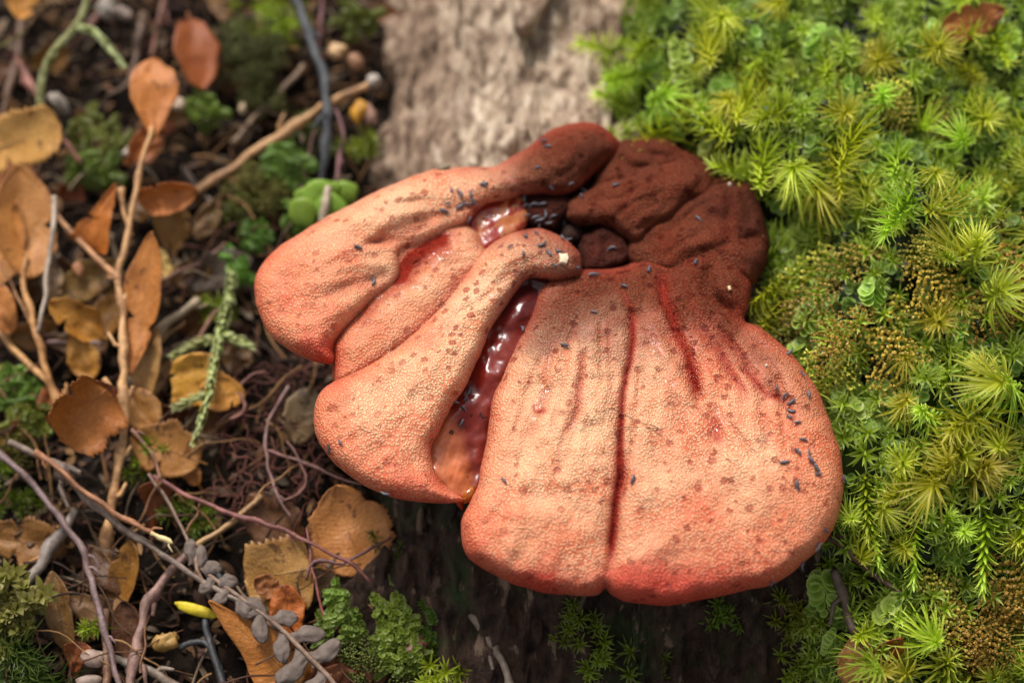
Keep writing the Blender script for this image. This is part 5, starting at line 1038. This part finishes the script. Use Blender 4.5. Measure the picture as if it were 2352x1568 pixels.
TF = [
 (222, 318, 85, 16, 62, 'leafy green moss tuft between the hairy stem and the seedling', 'round', (1, 1, 1)),
 (200, 380, 70, 10, 45, 'small green moss tuft under the hairy reddish stem tip', 'round', (.9, 1, .9)),
 (245, 390, 60, 8, 35, 'dim green moss tuft behind the triangular seedling leaf', 'round', (.6, .7, .6)),
 (465, 248, 80, 8, 36, 'bright green moss tuft below the dark reddish leaf', 'round', (.9, 1.1, .8)),
 (560, 110, 115, 22, 75, 'grey green crisp moss tuft right of the dark reddish leaf', 'crisp', (.9, .95, .9)),
 (600, 190, 105, 20, 65, 'dull olive moss tuft beside the black root strap', 'crisp', (.8, .9, .7)),
 (640, 60, 100, 18, 60, 'dark olive moss tuft at the upper end of the black root strap', 'fine', (.7, .8, .6)),
 (590, 30, 90, 14, 60, 'dusky green moss tuft above the grey green crisp moss', 'fine', (.6, .7, .5)),
 (820, 45, 150, 9, 42, 'green moss tuft creeping onto the bare wood of the log', 'round', (.7, .8, .6)),
 (655, 385, 95, 14, 55, 'green moss tuft under the straight tan twig', 'round', (.7, .85, .7)),
 (600, 440, 90, 14, 50, 'yellow olive moss tuft left of the lime green leaf lobes', 'crisp', (1.1, 1.0, .7)),
 (560, 500, 60, 9, 48, 'olive moss tuft beside the upper left fungus lobe', 'crisp', (.9, .95, .6)),
 (580, 540, 60, 5, 28, 'little green moss tuft touching the left fungus lobe', 'round', (.7, .9, .7)),
 (825, 330, 110, 8, 40, 'shaded green moss tuft below the orange yellow seed lump', 'fine', (.5, .6, .5)),
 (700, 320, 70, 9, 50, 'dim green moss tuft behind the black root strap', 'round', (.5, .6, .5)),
 (535, 620, 70, 7, 30, 'bright green moss tip at the top of the pale moss strand', 'round', (.8, 1.1, .7)),
 (500, 700, 55, 8, 40, 'dull green moss tuft left of the pale moss strand', 'fine', (.55, .6, .6)),
 (40, 905, 50, 12, 50, 'green moss tuft at the foot of the second dead seedling', 'round', (.7, .85, .6)),
 (60, 965, 60, 8, 38, 'yellow green moss tuft under the toothed folded leaf', 'round', (.9, 1, .7)),
 (15, 1010, 45, 8, 45, 'olive yellow moss tuft where the long twigs start', 'crisp', (1.2, 1.1, .6)),
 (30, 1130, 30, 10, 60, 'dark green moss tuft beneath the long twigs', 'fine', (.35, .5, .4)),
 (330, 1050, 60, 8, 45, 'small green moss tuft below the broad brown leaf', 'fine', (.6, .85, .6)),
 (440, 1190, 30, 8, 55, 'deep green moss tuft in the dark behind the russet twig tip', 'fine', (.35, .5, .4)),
 (35, 1380, 90, 9, 60, 'large pale leafy moss shoot cluster beside the brown saw toothed leaf', 'big', (1, 1, 1)),
 (20, 1440, 80, 6, 45, 'pale leafy moss cluster below the larger pale cluster', 'big', (.85, .9, .8)),
 (75, 1530, 60, 12, 60, 'dark green spiky moss tuft with long glossy needles', 'spiky', (1, 1, 1)),
 (215, 1440, 40, 4, 22, 'tiny green moss tuft beside the purple brown twig', 'fine', (.7, .9, .6)),
 (785, 1395, 80, 9, 40, 'bright green moss tuft below the round tan leaf', 'round', (1, 1.1, .8)),
 (780, 1450, 75, 9, 45, 'fresh green moss tuft above the fern frond leaflets', 'round', (.9, 1, .75)),
 (905, 1425, 80, 10, 42, 'bright green moss tuft beside the shaded grey brown twig', 'round', (.95, 1.1, .7)),
 (915, 1500, 75, 14, 52, 'yellow green moss tuft in the lower dark hollow', 'round', (.9, .95, .6)),
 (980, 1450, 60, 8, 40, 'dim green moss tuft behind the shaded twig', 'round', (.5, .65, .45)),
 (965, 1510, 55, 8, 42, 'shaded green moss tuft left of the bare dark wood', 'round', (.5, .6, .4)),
 (1020, 1555, 70, 9, 40, 'green feathery moss tuft at the foot of the shaded twig', 'fine', (.9, 1, .6)),
 (860, 1540, 60, 12, 60, 'olive moss tuft between the fern frond and the dark hollow', 'crisp', (.9, 1, .6)),
 (800, 1530, 55, 8, 45, 'dull moss tuft behind the last fern leaflets', 'crisp', (.7, .7, .5)),
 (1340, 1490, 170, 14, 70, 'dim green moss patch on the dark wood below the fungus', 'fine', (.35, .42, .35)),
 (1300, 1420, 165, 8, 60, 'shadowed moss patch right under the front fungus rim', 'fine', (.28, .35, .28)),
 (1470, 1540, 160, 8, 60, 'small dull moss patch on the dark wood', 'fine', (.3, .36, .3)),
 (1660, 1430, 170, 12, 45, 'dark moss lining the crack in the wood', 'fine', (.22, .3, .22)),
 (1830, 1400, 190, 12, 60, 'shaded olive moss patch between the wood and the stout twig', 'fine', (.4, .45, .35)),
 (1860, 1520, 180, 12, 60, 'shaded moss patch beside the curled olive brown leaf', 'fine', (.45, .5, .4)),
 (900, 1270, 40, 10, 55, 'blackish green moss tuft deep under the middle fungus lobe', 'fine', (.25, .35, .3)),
 (690, 500, 70, 8, 40, 'green moss tuft against the upper edge of the left fungus lobe', 'round', (.6, .75, .5)),
]
for i, (x, y, z, n, r, lab, kd, c) in enumerate(TF):
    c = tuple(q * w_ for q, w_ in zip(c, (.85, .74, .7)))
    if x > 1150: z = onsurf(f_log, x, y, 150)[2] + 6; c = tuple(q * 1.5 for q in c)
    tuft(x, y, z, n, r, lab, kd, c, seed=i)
# lime leaf lobes behind the upper left lobe
TH = P(745, 455, 110); thal = bpy.data.objects.new('thallus', None); col.objects.link(thal); thal.location = Vector(TH * U); thal.empty_display_size = .004
tag(thal, 'lime green rounded thallus lobes behind the upper left fungus rim', 'liverwort')
for i, (x, y, rx, ry, a) in enumerate([(735, 448, 48, 36, .5), (792, 440, 32, 28, -.3), (695, 490, 36, 40, .2), (760, 480, 40, 36, 0), (705, 455, 32, 28, .3)]):
    c = P(x, y, 150 - 6 * (i % 3)); V, F = blob(c, rx, ry, 7, 9, i, .25, CF @ rot('Z', a) @ rot('X', .2)); wobj('lobe', V, F, MOSS, TH, thal, (1, 1, 1), colattr=np.tile((0.33, 0.50, 0.07), (len(V), 1)))
V, F = tube_mesh(spline(P([755, 748, 740], [430, 470, 520], [172, 170, 160]), 8), [10, 12, 10], 8, .2); wobj('stalk', V, F, TWIG, TH, thal, (0.45, 0.36, 0.24))

# crumbs, fibres and small dead leaves that make up the floor: one mass
pr, cs = [], []
rng = np.random.default_rng(77)
pal_c = np.array([(0.20, 0.10, 0.05), (0.09, 0.05, 0.03), (0.35, 0.19, 0.08), (0.05, 0.03, 0.022), (0.14, 0.06, 0.04), (0.28, 0.2, 0.13)])
flake = np.array([(-1, -.3, 0), (-.4, -.6, .15), (.5, -.5, .1), (1, 0, -.1), (.45, .55, .15), (-.5, .5, .1), (0, 0, .25)]); fk = np.array([(i, (i + 1) % 6, 6) for i in range(6)])
for _ in range(9000):
    x = rng.uniform(-1900, 40); y = rng.uniform(-1600, 1700)
    s = rng.uniform(6, 30) ** 1.0; M = rot('Z', rng.uniform(0, 6.3)) @ rot('X', rng.uniform(-.7, .7)) @ rot('Y', rng.uniform(-.7, .7))
    pr.append((flake * np.array([s, s * rng.uniform(.3, .8), s * .6]) @ M.T + np.array([x, y, float(f_ground(x, y)) + rng.uniform(0, 14)]), fk)); cs.append(np.tile(pal_c[rng.integers(6)] * rng.uniform(.2, .8), (7, 1)))
for _ in range(1200):
    x = rng.uniform(-1800, 0); y = rng.uniform(-1500, 1600); a = rng.uniform(0, 6.3); L = rng.uniform(50, 170); z = float(f_ground(x, y)) + rng.uniform(4, 30); b = rng.uniform(-1.2, 1.2)
    t = np.linspace(0, 1, 9); aa = a + b * t; X = np.stack([x + np.cumsum(np.cos(aa)) * L / 9, y + np.cumsum(np.sin(aa)) * L / 9, z + 12 * np.sin(t * 3)], 1)
    V, F = tube_mesh(X, rng.uniform(1.2, 3.5), 4); F = np.concatenate([F[:, [0, 1, 2]], F[:, [0, 2, 3]]])
    pr.append((V, F)); cs.append(np.tile(pal_c[rng.integers(6)] * rng.uniform(.4, 1.1), (len(V), 1)))
for _ in range(150):
    X0 = P(rng.uniform(-20, 860), rng.uniform(-20, 1580), rng.uniform(25, 105)); a = rng.uniform(0, 6.3); L = rng.uniform(90, 330); b = rng.uniform(-.9, .9)
    t = np.linspace(0, 1, 13); aa = a + b * t + .25 * np.sin(t * 11 + a); X = X0 + np.stack([np.cumsum(np.cos(aa)) * L / 13, np.cumsum(np.sin(aa)) * L / 13, -30 * t + 10 * np.sin(t * 5)], 1)
    V, F = tube_mesh(X, np.linspace(1, .4, 4) * rng.uniform(1.6, 4.2), 5, .4); F = np.concatenate([F[:, [0, 1, 2]], F[:, [0, 2, 3]]])
    pr.append((V, F)); cs.append(np.tile(pal_c[rng.integers(6)] * rng.uniform(.5, 1.2), (len(V), 1)))
for _ in range(170):
    X0 = P(rng.uniform(520, 780), rng.uniform(820, 1200), rng.uniform(5, 75)); a = rng.uniform(0, 6.3); L = rng.uniform(40, 150); b = rng.uniform(-2.2, 2.2)
    t = np.linspace(0, 1, 11); aa = a + b * t + .5 * np.sin(t * 9 + a); X = X0 + np.stack([np.cumsum(np.cos(aa)) * L / 11, np.cumsum(np.sin(aa)) * L / 11, 14 * np.sin(t * 3)], 1)
    V, F = tube_mesh(X, rng.uniform(.6, 1.7), 4); F = np.concatenate([F[:, [0, 1, 2]], F[:, [0, 2, 3]]])
    pr.append((V, F)); cs.append(np.tile(np.array((0.16, 0.06, 0.045)) * rng.uniform(.4, 1.4), (len(V), 1)))
V, F = join(pr)
tag(wobj('litter_crumbs', V, F, CRUMB, np.array([-600., 0, 0]), colattr=np.concatenate(cs), smooth=False), 'dark crumbled leaf litter and root fibres covering the soil beside the log', 'leaf litter', kind='stuff')
